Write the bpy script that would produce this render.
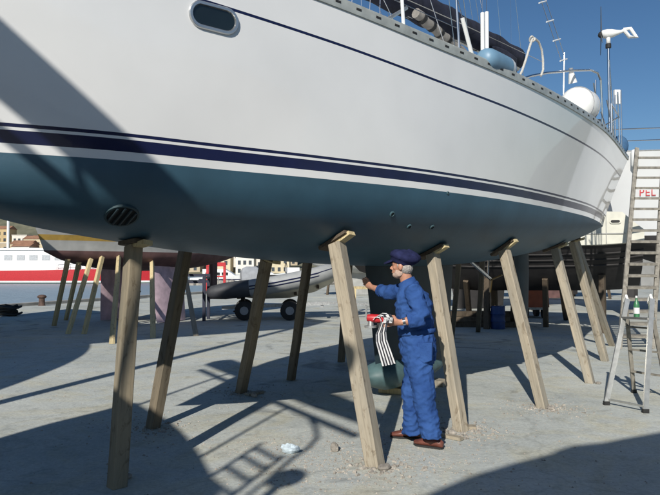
import bpy, bmesh, math, random
from mathutils import Vector, Matrix, noise
from mathutils.bvhtree import BVHTree
random.seed(7)
R = math.radians
for o in list(bpy.data.objects): bpy.data.objects.remove(o)
scene = bpy.context.scene
COL = scene.collection

# ------------------------------------------------------------------ camera, sky, sun, exposure
F, CX, CY, HZ, CAMZ = 640.0, 330.0, 247.5, 268.0, 1.6
PITCH = math.atan((HZ - CY) / F)
cam_d = bpy.data.cameras.new('camera'); cam = bpy.data.objects.new('camera', cam_d); COL.objects.link(cam)
cam_d.sensor_width = 36; cam_d.lens = F / 660 * 36; cam_d.clip_start = .05; cam_d.clip_end = 6000
cam.location = (0, 0, CAMZ); cam.rotation_euler = (R(90) + PITCH, 0, 0)
scene.camera = cam
SH = Vector((.50, 1.60))                      # ground shift of a shadow for each metre of height
ELEV = math.atan(1 / SH.length)
AZ = math.atan2(-SH.x, -SH.y)                 # bearing of the sun measured from +Y towards +X
world = bpy.data.worlds.new('World'); scene.world = world; world.use_nodes = True
wn = world.node_tree.nodes; wl = world.node_tree.links
sky = wn.new('ShaderNodeTexSky'); sky.sky_type = 'NISHITA'; sky.sun_disc = False
sky.sun_elevation = ELEV; sky.sun_rotation = AZ; sky.air_density = 1.0; sky.dust_density = .1; sky.ozone_density = 4.2
hsv = wn.new('ShaderNodeHueSaturation'); hsv.inputs['Saturation'].default_value = 1.12; wl.new(sky.outputs[0], hsv.inputs['Color']); wl.new(hsv.outputs[0], wn['Background'].inputs[0]); wn['Background'].inputs[1].default_value = .074
sun_d = bpy.data.lights.new('sun', 'SUN'); sun_d.energy = 5.0; sun_d.angle = R(.53); sun_d.color = (1, .955, .88)
sun = bpy.data.objects.new('sun', sun_d); COL.objects.link(sun)
sun.rotation_euler = Vector((SH.x, SH.y, -1)).to_track_quat('-Z', 'Y').to_euler()
sun.location = (-10, -30, 25)
scene.view_settings.view_transform = 'Standard'; scene.view_settings.look = 'None'
scene.view_settings.exposure = 0.0; scene.view_settings.gamma = 1.0; scene.view_settings.use_curve_mapping = False

# ------------------------------------------------------------------ pixels to directions
def ray(x, y):
    c, s = math.cos(PITCH), math.sin(PITCH)
    return Vector((x - CX, F * c - (CY - y) * s, F * s + (CY - y) * c))
CAMP = Vector((0, 0, CAMZ))
def gp(x, y, z=0.0):
    r = ray(x, y); return CAMP + r * ((z - CAMZ) / r.z)
def pY(x, y, Y):
    r = ray(x, y); return CAMP + r * (Y / r.y)

# ------------------------------------------------------------------ materials
MATS = {}
def mat(name, col, rough=.6, metal=0., var=.12, scale=6., bump=0., bscale=40., coat=0., stretch=None, rnd=0., spec=.5, dark=None, detail=5):
    if name in MATS: return MATS[name]
    m = bpy.data.materials.new(name); m.use_nodes = True; MATS[name] = m
    nt = m.node_tree; N = nt.nodes; L = nt.links; b = N['Principled BSDF']
    b.inputs['Roughness'].default_value = rough; b.inputs['Metallic'].default_value = metal
    b.inputs['Specular IOR Level'].default_value = spec
    if coat: b.inputs['Coat Weight'].default_value = coat; b.inputs['Coat Roughness'].default_value = .04
    tc = N.new('ShaderNodeTexCoord'); mp = N.new('ShaderNodeMapping'); L.new(tc.outputs['Object'], mp.inputs[0])
    if stretch: mp.inputs['Scale'].default_value = stretch
    nz = N.new('ShaderNodeTexNoise'); nz.inputs['Scale'].default_value = scale; nz.inputs['Detail'].default_value = detail
    L.new(mp.outputs[0], nz.inputs['Vector'])
    rp = N.new('ShaderNodeValToRGB'); L.new(nz.outputs['Fac'], rp.inputs[0])
    d = dark if dark else tuple(c * (1 - 2 * var) for c in col)
    rp.color_ramp.elements[0].color = (*d, 1); rp.color_ramp.elements[0].position = .3
    rp.color_ramp.elements[1].color = (*[min(1, c * (1 + var)) for c in col], 1); rp.color_ramp.elements[1].position = .72
    out = rp.outputs[0]
    if rnd:
        oi = N.new('ShaderNodeObjectInfo'); hs = N.new('ShaderNodeHueSaturation')
        mr = N.new('ShaderNodeMapRange'); L.new(oi.outputs['Random'], mr.inputs[0]); mr.inputs[3].default_value = 1 - rnd; mr.inputs[4].default_value = 1 + rnd
        L.new(mr.outputs[0], hs.inputs['Value']); L.new(out, hs.inputs['Color']); out = hs.outputs[0]
    L.new(out, b.inputs['Base Color'])
    if bump:
        bn = N.new('ShaderNodeTexNoise'); bn.inputs['Scale'].default_value = bscale; bn.inputs['Detail'].default_value = 4
        L.new(mp.outputs[0], bn.inputs['Vector'])
        bp = N.new('ShaderNodeBump'); bp.inputs['Strength'].default_value = bump; bp.inputs['Distance'].default_value = .01
        L.new(bn.outputs['Fac'], bp.inputs['Height']); L.new(bp.outputs[0], b.inputs['Normal'])
    return m

GEL = mat('gelcoat', (.735, .735, .72), .22, var=.03, scale=1.3, coat=.9)
NAVY = mat('navy_paint', (.008, .012, .050), .25, var=.1, coat=.2, spec=.35)
ANTI = mat('antifouling_blue', (.033, .084, .122), .5, var=.10, scale=2.6, bump=.15, bscale=18, stretch=(1, 1, .7), detail=8)
ALU = mat('aluminium', (.60, .60, .57), .38, .85, var=.1, scale=14)
FIN = mat('keel_dark', (.016, .032, .042), .6, var=.2, scale=4)
RAILM = mat('anodised_rail', (.46, .48, .44), .42, .35, var=.12, scale=9)
STEEL = mat('stainless', (.62, .62, .62), .22, 1., var=.06)
def wood(name, col, rnd, weather=.5):
    m = bpy.data.materials.new(name); m.use_nodes = True; N = m.node_tree.nodes; L = m.node_tree.links; b = N['Principled BSDF']
    tc = N.new('ShaderNodeTexCoord'); oi = N.new('ShaderNodeObjectInfo'); ad = N.new('ShaderNodeVectorMath'); ad.operation = 'MULTIPLY_ADD'
    L.new(oi.outputs['Random'], ad.inputs[0]); ad.inputs[1].default_value = (17, 31, 53); L.new(tc.outputs['Object'], ad.inputs[2])
    def nz(st, sc, det, rough=.6, dist=0):
        mp = N.new('ShaderNodeMapping'); mp.inputs['Scale'].default_value = st; L.new(ad.outputs[0], mp.inputs[0])
        n = N.new('ShaderNodeTexNoise'); n.inputs['Scale'].default_value = sc; n.inputs['Detail'].default_value = det; n.inputs['Roughness'].default_value = rough; n.inputs['Distortion'].default_value = dist
        L.new(mp.outputs[0], n.inputs['Vector']); return n.outputs['Fac']
    def ramp(f, e):
        r = N.new('ShaderNodeValToRGB'); L.new(f, r.inputs[0]); els = r.color_ramp.elements
        while len(els) < len(e): els.new(.5)
        for k, (p, c) in enumerate(e): els[k].position = p; els[k].color = (*c, 1)
        return r.outputs[0]
    def mix(t, a, c, f):
        x = N.new('ShaderNodeMix'); x.data_type = 'RGBA'; x.blend_type = t
        if hasattr(f, 'links'): L.new(f, x.inputs[0])
        else: x.inputs[0].default_value = f
        L.new(a, x.inputs[6]); L.new(c, x.inputs[7]); return x.outputs[2]
    grain = nz((1, 1, .03), 38, 8, .7, .6)
    c = ramp(grain, [(.28, tuple(q * .62 for q in col)), (.5, col), (.75, tuple(q * 1.16 for q in col))])
    grey = ramp(nz((1, 1, .18), 5, 6, .6), [(.42, (1, 1, 1)), (.62, (.72, .76, .82)), (.8, (.5, .53, .58))])
    c = mix('MULTIPLY', c, grey, weather)
    stain = ramp(nz((1, 1, .5), 9, 5, .65, 1.5), [(.0, (.35, .32, .28)), (.34, (.55, .5, .45)), (.44, (1, 1, 1)), (1, (1, 1, 1))])
    c = mix('MULTIPLY', c, stain, .75)
    hs = N.new('ShaderNodeHueSaturation'); mr = N.new('ShaderNodeMapRange'); L.new(oi.outputs['Random'], mr.inputs[0]); mr.inputs[3].default_value = 1 - rnd; mr.inputs[4].default_value = 1 + rnd
    L.new(mr.outputs[0], hs.inputs['Value']); L.new(c, hs.inputs['Color']); L.new(hs.outputs[0], b.inputs['Base Color'])
    b.inputs['Roughness'].default_value = .88; b.inputs['Specular IOR Level'].default_value = .25
    bp = N.new('ShaderNodeBump'); bp.inputs['Strength'].default_value = .35; bp.inputs['Distance'].default_value = .004; L.new(grain, bp.inputs['Height']); L.new(bp.outputs[0], b.inputs['Normal'])
    return m
TIMBER = wood('prop_timber', (.375, .325, .245), .14, 1.0)
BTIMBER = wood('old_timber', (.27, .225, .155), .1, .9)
TIMBER2 = wood('fresh_timber', (.58, .475, .27), .13, .3)
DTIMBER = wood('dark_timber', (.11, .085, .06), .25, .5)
SHADETIMBER = wood('shaded_timber', (.20, .165, .115), .15, .8)  # darker timber copy, puts the shade of the far-side props into the colour
NFAB = mat('navy_canvas', (.012, .014, .030), .85, var=.25, scale=8, bump=.5, bscale=14)
BFAB = mat('beige_canvas', (.27, .25, .225), .9, var=.15, scale=9, bump=.4, bscale=20)
WPLA = mat('white_plastic', (.80, .80, .77), .35, var=.03, coat=.15)
GPLA = mat('grey_plastic', (.30, .31, .32), .5, var=.08)
BLK = mat('black_rubber', (.018, .018, .018), .7, var=.2)
LBLUE = mat('pale_blue_vinyl', (.15, .27, .38), .45, var=.06)
ROPE = mat('rope', (.55, .53, .48), .9, var=.15, scale=60)
GLASS = mat('dark_glass', (.008, .012, .013), .04, var=.1, coat=.6)
RED = mat('red_paint', (.50, .022, .028), .4, var=.08, coat=.2)
PINK = mat('pink_antifouling', (.68, .51, .57), .75, var=.14, scale=5, bump=.2)
MAROON = mat('maroon_antifouling', (.14, .075, .07), .75, var=.2, scale=3)
GREYA = mat('grey_hull', (.42, .42, .40), .55, var=.1, scale=3)
OCHRE = mat('ochre_stripe', (.42, .27, .06), .5, var=.1)
CREAM = mat('cream_gelcoat', (.66, .65, .56), .35, var=.05, coat=.2)
DARKA = mat('black_antifouling', (.028, .026, .026), .7, var=.2, scale=3)
BLUEM = mat('blue_metal', (.012, .016, .04), .5, var=.2)
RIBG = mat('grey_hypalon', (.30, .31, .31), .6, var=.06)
RIBD = mat('shaded_charcoal', (.045, .048, .055), .6, var=.1)
COVER = mat('grey_cover', (.33, .35, .38), .8, var=.12, bump=.4, bscale=15)
ORANGE = mat('orange_paint', (.34, .075, .025), .55, var=.12)
CLOTH = mat('coverall_blue', (.040, .100, .28), .92, var=.10, scale=4.5, bump=.9, bscale=26, spec=.12, dark=(.020, .056, .19), detail=8)
CAPF = mat('cap_navy', (.022, .026, .075), .95, var=.2, scale=20, bump=.3, bscale=120, spec=.1)
SKIN = mat('skin', (.50, .25, .165), .5, var=.1, scale=18)
HAIR = mat('grey_hair', (.40, .375, .345), .9, var=.2, scale=50, bump=.6, bscale=160)
SHOE = mat('brown_leather', (.16, .055, .038), .4, var=.25, scale=14, bump=.2)
STONE = mat('rubble', (.33, .30, .26), .95, var=.25, scale=16, bump=.5, bscale=40, rnd=.25)
STRW = mat('cloth_white', (.72, .72, .72), .9, var=.05); STRB = mat('cloth_black', (.03, .03, .04), .9, var=.1)
BULB = mat('keel_green', (.075, .135, .14), .55, var=.18, scale=5)
GALV = mat('galvanised', (.42, .43, .43), .5, .7, var=.15, scale=20)
OLDALU = mat('worn_grey_ladder', (.27, .25, .21), .7, .1, var=.2, scale=12)
SEAL = mat('grey_sealant', (.05, .06, .065), .7)

def concrete():
    m = bpy.data.materials.new('concrete'); m.use_nodes = True
    nt = m.node_tree; N = nt.nodes; L = nt.links; b = N['Principled BSDF']
    tc = N.new('ShaderNodeTexCoord')
    def nz(scale, det, rough=.55, dist=0):
        n = N.new('ShaderNodeTexNoise'); n.inputs['Scale'].default_value = scale; n.inputs['Detail'].default_value = det
        n.inputs['Roughness'].default_value = rough; n.inputs['Distortion'].default_value = dist
        L.new(tc.outputs['Object'], n.inputs['Vector']); return n.outputs['Fac']
    def ramp(f, e):
        r = N.new('ShaderNodeValToRGB'); L.new(f, r.inputs[0])
        els = r.color_ramp.elements
        while len(els) < len(e): els.new(.5)
        for k, (p, c) in enumerate(e): els[k].position = p; els[k].color = (*c, 1)
        return r.outputs[0]
    def mix(t, a, c, f):
        x = N.new('ShaderNodeMix'); x.data_type = 'RGBA'; x.blend_type = t
        if hasattr(f, 'links'): L.new(f, x.inputs[0])
        else: x.inputs[0].default_value = f
        L.new(a, x.inputs[6]); L.new(c, x.inputs[7]); return x.outputs[2]
    base = ramp(nz(.35, 6, .6, .6), [(.25, (.41, .435, .41)), (.5, (.515, .54, .51)), (.75, (.60, .62, .58))])
    sand = ramp(nz(.9, 8, .7, 1.5), [(.0, (1, 1, 1)), (.47, (1, 1, 1)), (.60, (1.03, .98, .88)), (.74, (.96, .87, .73))])
    c = mix('MULTIPLY', base, sand, 1.0)
    fine = ramp(nz(28, 6, .7), [(.3, (.74, .74, .74)), (.6, (1, 1, 1)), (.8, (1.08, 1.07, 1.05))])
    c = mix('MULTIPLY', c, fine, 1.0)
    speck = ramp(nz(95, 3, .6), [(.0, (.45, .44, .42)), (.30, (.6, .58, .55)), (.40, (1, 1, 1)), (1, (1, 1, 1))])
    c = mix('MULTIPLY', c, speck, .8)
    oil = ramp(nz(.55, 4, .5, 2.5), [(.0, (.42, .42, .44)), (.30, (.62, .62, .63)), (.38, (1, 1, 1)), (1, (1, 1, 1))])
    c = mix('MULTIPLY', c, oil, 1.0)
    mid = ramp(nz(4.2, 7, .72, .8), [(.28, (.72, .72, .71)), (.46, (.97, .97, .97)), (.6, (1.02, 1.02, 1.01)), (.75, (1.14, 1.12, 1.07))])
    c = mix('MULTIPLY', c, mid, 1.0)
    vo = N.new('ShaderNodeTexVoronoi'); vo.feature = 'DISTANCE_TO_EDGE'; vo.inputs['Scale'].default_value = .32
    dn = N.new('ShaderNodeTexNoise'); dn.inputs['Scale'].default_value = 1.3; dn.inputs['Detail'].default_value = 6; L.new(tc.outputs['Object'], dn.inputs['Vector'])
    va = N.new('ShaderNodeVectorMath'); va.operation = 'ADD'; L.new(tc.outputs['Object'], va.inputs[0]); L.new(dn.outputs['Color'], va.inputs[1])
    L.new(va.outputs[0], vo.inputs['Vector'])
    crack = ramp(vo.outputs['Distance'], [(0, (.35, .34, .32)), (.004, (.5, .5, .48)), (.010, (1, 1, 1)), (1, (1, 1, 1))])
    c = mix('MULTIPLY', c, crack, .22)
    L.new(c, b.inputs['Base Color']); b.inputs['Roughness'].default_value = .88; b.inputs['Specular IOR Level'].default_value = .25
    bp = N.new('ShaderNodeBump'); bp.inputs['Strength'].default_value = .55; bp.inputs['Distance'].default_value = .02
    ad = N.new('ShaderNodeMath'); ad.operation = 'MULTIPLY_ADD'; ad.inputs[1].default_value = .35
    L.new(nz(34, 6, .65), ad.inputs[0]); L.new(nz(3.5, 6, .6), ad.inputs[2]); L.new(ad.outputs[0], bp.inputs['Height']); L.new(bp.outputs[0], b.inputs['Normal'])
    return m
def water_mat():
    m = bpy.data.materials.new('harbour_water'); m.use_nodes = True
    N = m.node_tree.nodes; L = m.node_tree.links; b = N['Principled BSDF']
    b.inputs['Base Color'].default_value = (.25, .33, .38, 1); b.inputs['Roughness'].default_value = .38; b.inputs['IOR'].default_value = 1.33
    tc = N.new('ShaderNodeTexCoord'); mp = N.new('ShaderNodeMapping'); mp.inputs['Scale'].default_value = (.5, 1.4, 1); L.new(tc.outputs['Object'], mp.inputs[0])
    n = N.new('ShaderNodeTexNoise'); n.inputs['Scale'].default_value = .9; n.inputs['Detail'].default_value = 6; n.inputs['Roughness'].default_value = .6; L.new(mp.outputs[0], n.inputs['Vector'])
    bp = N.new('ShaderNodeBump'); bp.inputs['Strength'].default_value = 1; bp.inputs['Distance'].default_value = .45
    L.new(n.outputs['Fac'], bp.inputs['Height']); L.new(bp.outputs[0], b.inputs['Normal']); return m

# ------------------------------------------------------------------ objects
def tag(o, label=None, cat=None, group=None, kind=None):
    if label: o['label'] = label
    if cat: o['category'] = cat
    if group: o['group'] = group
    if kind: o['kind'] = kind
    return o
def wloc(p):
    v = Vector((0, 0, 0))
    while p: v += p.location; p = p.parent
    return v
def thing(name, label, cat, loc, group=None):
    o = bpy.data.objects.new(name, None); COL.objects.link(o); o.location = loc; o.empty_display_size = .2
    return tag(o, label, cat, group)

class MB:
    def __init__(s): s.v = []; s.f = []; s.m = []; s.mi = 0
    def add(s, vs, fs):
        b = len(s.v); s.v += [Vector(p) for p in vs]
        for f in fs: s.f.append(tuple(i + b for i in f)); s.m.append(s.mi)
        return s
    def box(s, c, d, rot=None, top=1.0):
        c = Vector(c); vs = []
        for z in (-1, 1):
            k = top if z > 0 else 1
            for x, y in ((-1, -1), (1, -1), (1, 1), (-1, 1)):
                p = Vector((x * d[0] / 2 * k, y * d[1] / 2 * k, z * d[2] / 2))
                vs.append(c + (rot @ p if rot else p))
        return s.add(vs, [(3, 2, 1, 0), (4, 5, 6, 7), (0, 1, 5, 4), (1, 2, 6, 5), (2, 3, 7, 6), (3, 0, 4, 7)])
    def beam(s, a, b, w, h, side=None, w2=None, h2=None, bev=0):
        a = Vector(a); b = Vector(b); d = (b - a).normalized()
        sd = Vector(side) if side is not None else (Vector((0, 0, 1)) if abs(d.z) < .9 else Vector((1, 0, 0)))
        x = d.cross(sd).normalized(); y = x.cross(d).normalized(); vs = []
        for p, ww, hh in ((a, w, h), (b, w2 or w, h2 or h)):
            if bev:
                for i, j in ((-1, -.8), (-.8, -1), (.8, -1), (1, -.8), (1, .8), (.8, 1), (-.8, 1), (-1, .8)): vs.append(p + x * ww / 2 * i + y * hh / 2 * j)
            else:
                for i, j in ((-1, -1), (1, -1), (1, 1), (-1, 1)): vs.append(p + x * ww / 2 * i + y * hh / 2 * j)
        n = 8 if bev else 4
        fs = [tuple(range(n))[::-1], tuple(range(n, 2 * n))] + [(i, (i + 1) % n, (i + 1) % n + n, i + n) for i in range(n)]
        return s.add(vs, fs)
    def loft(s, rings, caps=True, closed=True):
        n = len(rings[0]); vs = [p for r in rings for p in r]; fs = []
        for k in range(len(rings) - 1):
            for i in range(n if closed else n - 1):
                j = (i + 1) % n; fs.append((k * n + i, k * n + j, (k + 1) * n + j, (k + 1) * n + i))
        if caps: fs.append(tuple(range(n))[::-1]); fs.append(tuple(range((len(rings) - 1) * n, len(rings) * n)))
        return s.add(vs, fs)
    def tube(s, pts, r, seg=8, caps=True, loop=False, flat=1.0, up=None):
        pts = [Vector(p) for p in pts]; rr = r if isinstance(r, (list, tuple)) else [r] * len(pts); rings = []; px = None
        for k, p in enumerate(pts):
            if loop: d = pts[(k + 1) % len(pts)] - pts[k - 1]
            else: d = pts[min(k + 1, len(pts) - 1)] - pts[max(k - 1, 0)]
            d.normalize()
            if px is None:
                ref = Vector(up) if up is not None else (Vector((0, 0, 1)) if abs(d.z) < .9 else Vector((1, 0, 0)))
                px = d.cross(ref).normalized()
            else: px = (px - d * px.dot(d)).normalized()
            py = d.cross(px)
            q = rr[k]; qa, qb = q if isinstance(q, (list, tuple)) else (q, q * flat)
            rings.append([p + px * qa * math.cos(2 * math.pi * i / seg) + py * qb * math.sin(2 * math.pi * i / seg) for i in range(seg)])
        if loop: rings.append(rings[0]); caps = False
        return s.loft(rings, caps)
    def ball(s, c, r, seg=14, rin=8, rot=None):
        r = r if isinstance(r, (tuple, list)) else (r, r, r); c = Vector(c); rings = []
        for k in range(rin + 1):
            t = math.pi * min(max(k / rin, .02), .98)
            ring = []
            for i in range(seg):
                a = 2 * math.pi * i / seg; p = Vector((r[0] * math.sin(t) * math.cos(a), r[1] * math.sin(t) * math.sin(a), -r[2] * math.cos(t)))
                ring.append(c + (rot @ p if rot else p))
            rings.append(ring)
        return s.loft(rings)
    def build(s, name, mats, parent=None, smooth=False, loc=None):
        if not isinstance(mats, (list, tuple)): mats = [mats]
        off = wloc(parent) if parent else Vector(loc or (0, 0, 0))
        me = bpy.data.meshes.new(name); me.from_pydata([tuple(p - off) for p in s.v], [], s.f)
        for m in mats: me.materials.append(m)
        me.polygons.foreach_set('material_index', s.m)
        bm = bmesh.new(); bm.from_mesh(me); bmesh.ops.recalc_face_normals(bm, faces=bm.faces); bm.to_mesh(me); bm.free()
        if smooth:
            me.polygons.foreach_set('use_smooth', [True] * len(me.polygons))
            if smooth != 'all': me.set_sharp_from_angle(angle=R(smooth if smooth is not True else 40))
        me.update()
        o = bpy.data.objects.new(name, me); COL.objects.link(o)
        if parent: o.parent = parent
        elif loc: o.location = loc
        return o

def interp(tab):
    xs = [t[0] for t in tab]; ys = [t[1] for t in tab]; n = len(xs); d = []
    for i in range(n):
        a, b = max(i - 1, 0), min(i + 1, n - 1); d.append((ys[b] - ys[a]) / (xs[b] - xs[a]))
    def f(x):
        if x <= xs[0]: return ys[0]
        if x >= xs[-1]: return ys[-1]
        i = max(k for k in range(n - 1) if xs[k] <= x); h = xs[i + 1] - xs[i]; t = (x - xs[i]) / h
        return ((2*t**3-3*t*t+1)*ys[i] + (t**3-2*t*t+t)*h*d[i] + (-2*t**3+3*t*t)*ys[i+1] + (t**3-t*t)*h*d[i+1])
    return f
def smoothstep(a, b, x):
    t = min(1, max(0, (x - a) / (b - a))); return t * t * (3 - 2 * t)

# ------------------------------------------------------------------ hulls
class Hull:
    """u runs from bow to stern, v to one side, in a frame set on the ground"""
    def __init__(s, origin, axis, bd, bw, zk, zs, zwl, u0, u1, u0d, u1d, vee=.9):
        s.o = Vector((origin[0], origin[1])); s.a = Vector(axis).normalized(); s.n = Vector((s.a.y, -s.a.x))
        s.bd, s.bw, s.zk, s.zs, s.zwl = bd, bw, zk, zs, zwl
        s.u0, s.u1, s.u0d, s.u1d, s.vee = u0, u1, u0d, u1d, vee
    def w(s, u, v, z):
        p = s.o + s.a * u + s.n * v; return Vector((p.x, p.y, z))
    def bottom(s, k, th):
        q = math.sin(th); c = math.cos(th); zk = s.zk(k)
        return s.u0 + (s.u1 - s.u0) * k, s.bw(k) * q ** s.vee, s.zwl - (s.zwl - zk) * c ** .9
    def top(s, k, z):
        zt = s.zs(k); t = (z - s.zwl) / (zt - s.zwl)
        u0 = s.u0 + (s.u0d - s.u0) * t; u1 = s.u1 + (s.u1d - s.u1) * t
        bw, bd = s.bw(k), s.bd(k)
        return u0 + (u1 - u0) * k, bw + (bd - bw) * (t ** 1.25), z
    def mesh(s, levels, ns=64, nb=14):
        """levels: list of (function k->z, material of the strip above)"""
        m = MB(); ks = [((i / ns) ** 1.15) for i in range(ns + 1)]
        for sg in (1, -1):
            rings = []
            for k in ks:
                rg = [s.w(u, v * sg, z) for (u, v, z) in (s.bottom(k, math.pi / 2 * j / nb) for j in range(nb + 1))]
                rg += [s.w(u, v * sg, z) for (u, v, z) in (s.top(k, f(k)) for f, _ in levels[1:])]
                rings.append(rg)
            n = len(rings[0]); b = len(m.v); m.v += [p for r in rings for p in r]
            for i in range(ns):
                for j in range(n - 1):
                    q = (b + i * n + j, b + i * n + j + 1, b + (i + 1) * n + j + 1, b + (i + 1) * n + j)
                    m.f.append(q if sg > 0 else q[::-1]); m.m.append(0 if j < nb else levels[j - nb][1])
            if sg > 0: b0, nn = b, n
            else:
                for j in range(nn - 1):
                    A = b0 + ns * nn; Bq = b + ns * nn
                    m.f.append((A + j, A + j + 1, Bq + j + 1, Bq + j)); m.m.append(0 if j < nb else levels[j - nb][1])
        bmv = m
        return bmv
    def deckmesh(s, ns=48, drop=.0, camber=.06):
        m = MB(); rings = []
        for i in range(ns + 1):
            k = max((i / ns) ** 1.15, .002); u, v, z = s.top(k, s.zs(k)); v = max(v - .004, .001); z -= drop
            rings.append([s.w(u, v * q, z + camber * (1 - q * q)) for q in (-1, -.6, -.2, .2, .6, 1)])
        m.loft(rings, caps=False, closed=False)
        return m
def weld(o):
    bm = bmesh.new(); bm.from_mesh(o.data); bmesh.ops.remove_doubles(bm, verts=bm.verts, dist=.0006)
    bmesh.ops.dissolve_degenerate(bm, edges=bm.edges, dist=.0003); bmesh.ops.recalc_face_normals(bm, faces=bm.faces); bm.to_mesh(o.data); bm.free()

def gen_hull(origin, axis, L, B, zk, zwl, zs, over=.6, stern=.7, sheer=.3, deep=None):
    s_ = [0, .1, .25, .4, .55, .7, .85, 1]
    bd = interp(list(zip(s_, [B/2*q for q in (.001, .40, .74, .92, .99, 1, .94, stern)])))
    bw = interp(list(zip(s_, [B/2*q for q in (.001, .24, .58, .82, .93, .92, .8, stern*.72)])))
    D = zwl - zk
    zkf = interp(list(zip(s_, [zwl - D*q for q in (.06, .52, .86, 1, 1, .9, .58, .14)])))
    zsf = lambda k: zs + sheer * (1 - k) ** 2
    return Hull(origin, axis, bd, bw, zkf, zsf, zwl, over, L - over * .8, 0, L)

# ================================================================== SETTING
QP = Vector((-13.5, 26.0)); QD = Vector((6, 16)).normalized()
def qx(y): return QP.x + (y - QP.y) * QD.x / QD.y
WATERZ = -.85
m = MB(); e0 = (qx(-80), -80); e1 = (qx(230), 230)
poly = [e0, (420, -80), (420, 230), e1]
m.add([(x, y, 0) for x, y in poly] + [(x, y, -2.5) for x, y in poly], [(0, 1, 2, 3), (7, 6, 5, 4), (0, 3, 7, 4), (1, 0, 4, 5), (2, 1, 5, 6), (3, 2, 6, 7)])
tag(m.build('ground', concrete()), kind='structure')
m = MB(); nrm = Vector((QD.y, -QD.x))
a = Vector((qx(-60), -60)) + nrm * .2; b = Vector((qx(200), 200)) + nrm * .2
m.beam((a.x, a.y, .05), (b.x, b.y, .05), .38, .16)
tag(m.build('quay_edge', mat('coping_stone', (.42, .40, .36), .9, var=.2, scale=1.5, bump=.4)), kind='structure')
m = MB(); m.add([(-1500, -400, WATERZ), (900, -400, WATERZ), (900, 1500, WATERZ), (-1500, 1500, WATERZ)], [(0, 1, 2, 3)])
tag(m.build('water', water_mat()), kind='structure')
def hill_h(x, y):
    d = (y - 232) + .06 * x
    if d < 0: return -3.0
    r = smoothstep(0, 230, d) * 55 + min(d, 12) / 12 * 2.0 - 1.2
    return r + 9 * noise.noise(Vector((x / 70, y / 70, 3))) * smoothstep(5, 90, d) + 2.0 * noise.noise(Vector((x / 14, y / 14, 1))) * smoothstep(20, 60, d)
m = MB(); rings = []
for i in range(46):
    y = 215 + i * 11
    rings.append([Vector((-620 + j * 15, y, hill_h(-620 + j * 15, y))) for j in range(84)])
m.loft(rings, caps=False, closed=False)
tag(m.build('hill', mat('scrub', (.16, .15, .10), .95, var=.35, scale=.12, dark=(.05, .06, .035), detail=8), smooth='all'), kind='structure')

# ================================================================== THE YACHT
C0 = -4.77
AX = Vector((.656, .755)).normalized(); NN = Vector((AX.y, -AX.x))
U0D, U1D, U0W, U1W = .35, 12.35, 1.05, 11.95
def tS(tab, a, b): return interp([((u - a) / (b - a), h) for u, h in tab])
bd = tS([(.35, .004), (1.2, .42), (2.5, .86), (3.95, 1.24), (5.35, 1.54), (6.66, 1.74), (8.17, 1.79), (9.81, 1.69), (12.35, 1.25)], U0D, U1D)
bw = tS([(1.05, .003), (1.7, .37), (2.4, .70), (3.2, .92), (4.15, 1.18), (5.45, 1.45), (7.1, 1.58), (9.3, 1.48), (10.8, 1.22), (11.95, .92)], U0W, U1W)
zkf = tS([(1.05, 2.22), (1.9, 1.96), (2.8, 1.83), (4, 1.72), (6, 1.63), (7.5, 1.63), (9, 1.74), (10.6, 1.97), (11.95, 2.28)], U0W, U1W)
zsf = tS([(.35, 4.08), (3.95, 3.85), (5.35, 3.74), (6.7, 3.67), (8.2, 3.63), (9.8, 3.60), (12.35, 3.585)], U0D, U1D)
ZWL = 2.36
Y = Hull(NN * C0, AX, bd, bw, zkf, zsf, ZWL, U0W, U1W, U0D, U1D, vee=.92)
yl = Y.w(6.5, 0, 0)
yacht = thing('sailing_yacht', 'large white sailing yacht with navy stripes and blue-green bottom, propped up on shore', 'yacht', yl)
lev = [(lambda k: ZWL, 1), (lambda k: ZWL + .062, 2), (lambda k: ZWL + .148, 1), (lambda k: ZWL + .168, 2), (lambda k: ZWL + .192, 1)]
for q in (.15, .3, .45, .6, .75, .88): lev.append((lambda k, q=q: ZWL + .192 + q * (zsf(k) - .335 - ZWL - .192), 1))
lev += [(lambda k: zsf(k) - .335, 2), (lambda k: zsf(k) - .312, 1), (lambda k: zsf(k) - .2, 1), (lambda k: zsf(k) - .1, 1), (lambda k: zsf(k), 1)]
hm = Y.mesh(lev, ns=96, nb=18)
BVH = BVHTree.FromPolygons(hm.v, hm.f)
hull = hm.build('hull', [ANTI, GEL, NAVY], yacht, smooth='all'); weld(hull)
hull.data.set_sharp_from_angle(angle=R(38))
Y.deckmesh().build('deck', WPLA, yacht, smooth='all')
def hullhit(x, y, Yg=9):
    r = ray(x, y).normalized(); h = BVH.ray_cast(CAMP, r)
    if h[0] is not None: return h[0], h[1]
    h = BVH.find_nearest(pY(x, y, Yg)); return h[0], h[1]
def sheer(u):
    k = (u - U0D) / (U1D - U0D); return k, bd(k), zsf(k)
for sg in (1, -1):
    m = MB(); rings = []; slots = MB()
    for i in range(97):
        u = U0D + .02 + (U1D - U0D - .02) * i / 96; k, h, z = sheer(u)
        p = [(h + .012, z - .018), (h + .018, z + .05), (h - .004, z + .085), (h - .035, z + .08), (h - .03, z + .055), (h - .02, z - .018)]
        rings.append([Y.w(u, sg * max(a, .002), b) for a, b in p])
    m.loft(rings)
    tr = m.build('toe_rail', RAILM, yacht, smooth=40)
    for i in range(52):
        u = 1.0 + i * .22; k, h, z = sheer(u); k2, h2, z2 = sheer(u + .055)
        A = Y.w(u, sg * (h + .0165), z + .032); B = Y.w(u + .055, sg * (h2 + .0165), z2 + .032)
        slots.beam(A, B, .006, .018)
    tag(slots.build('drain_slot', BLK, tr), kind='stuff')
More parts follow.
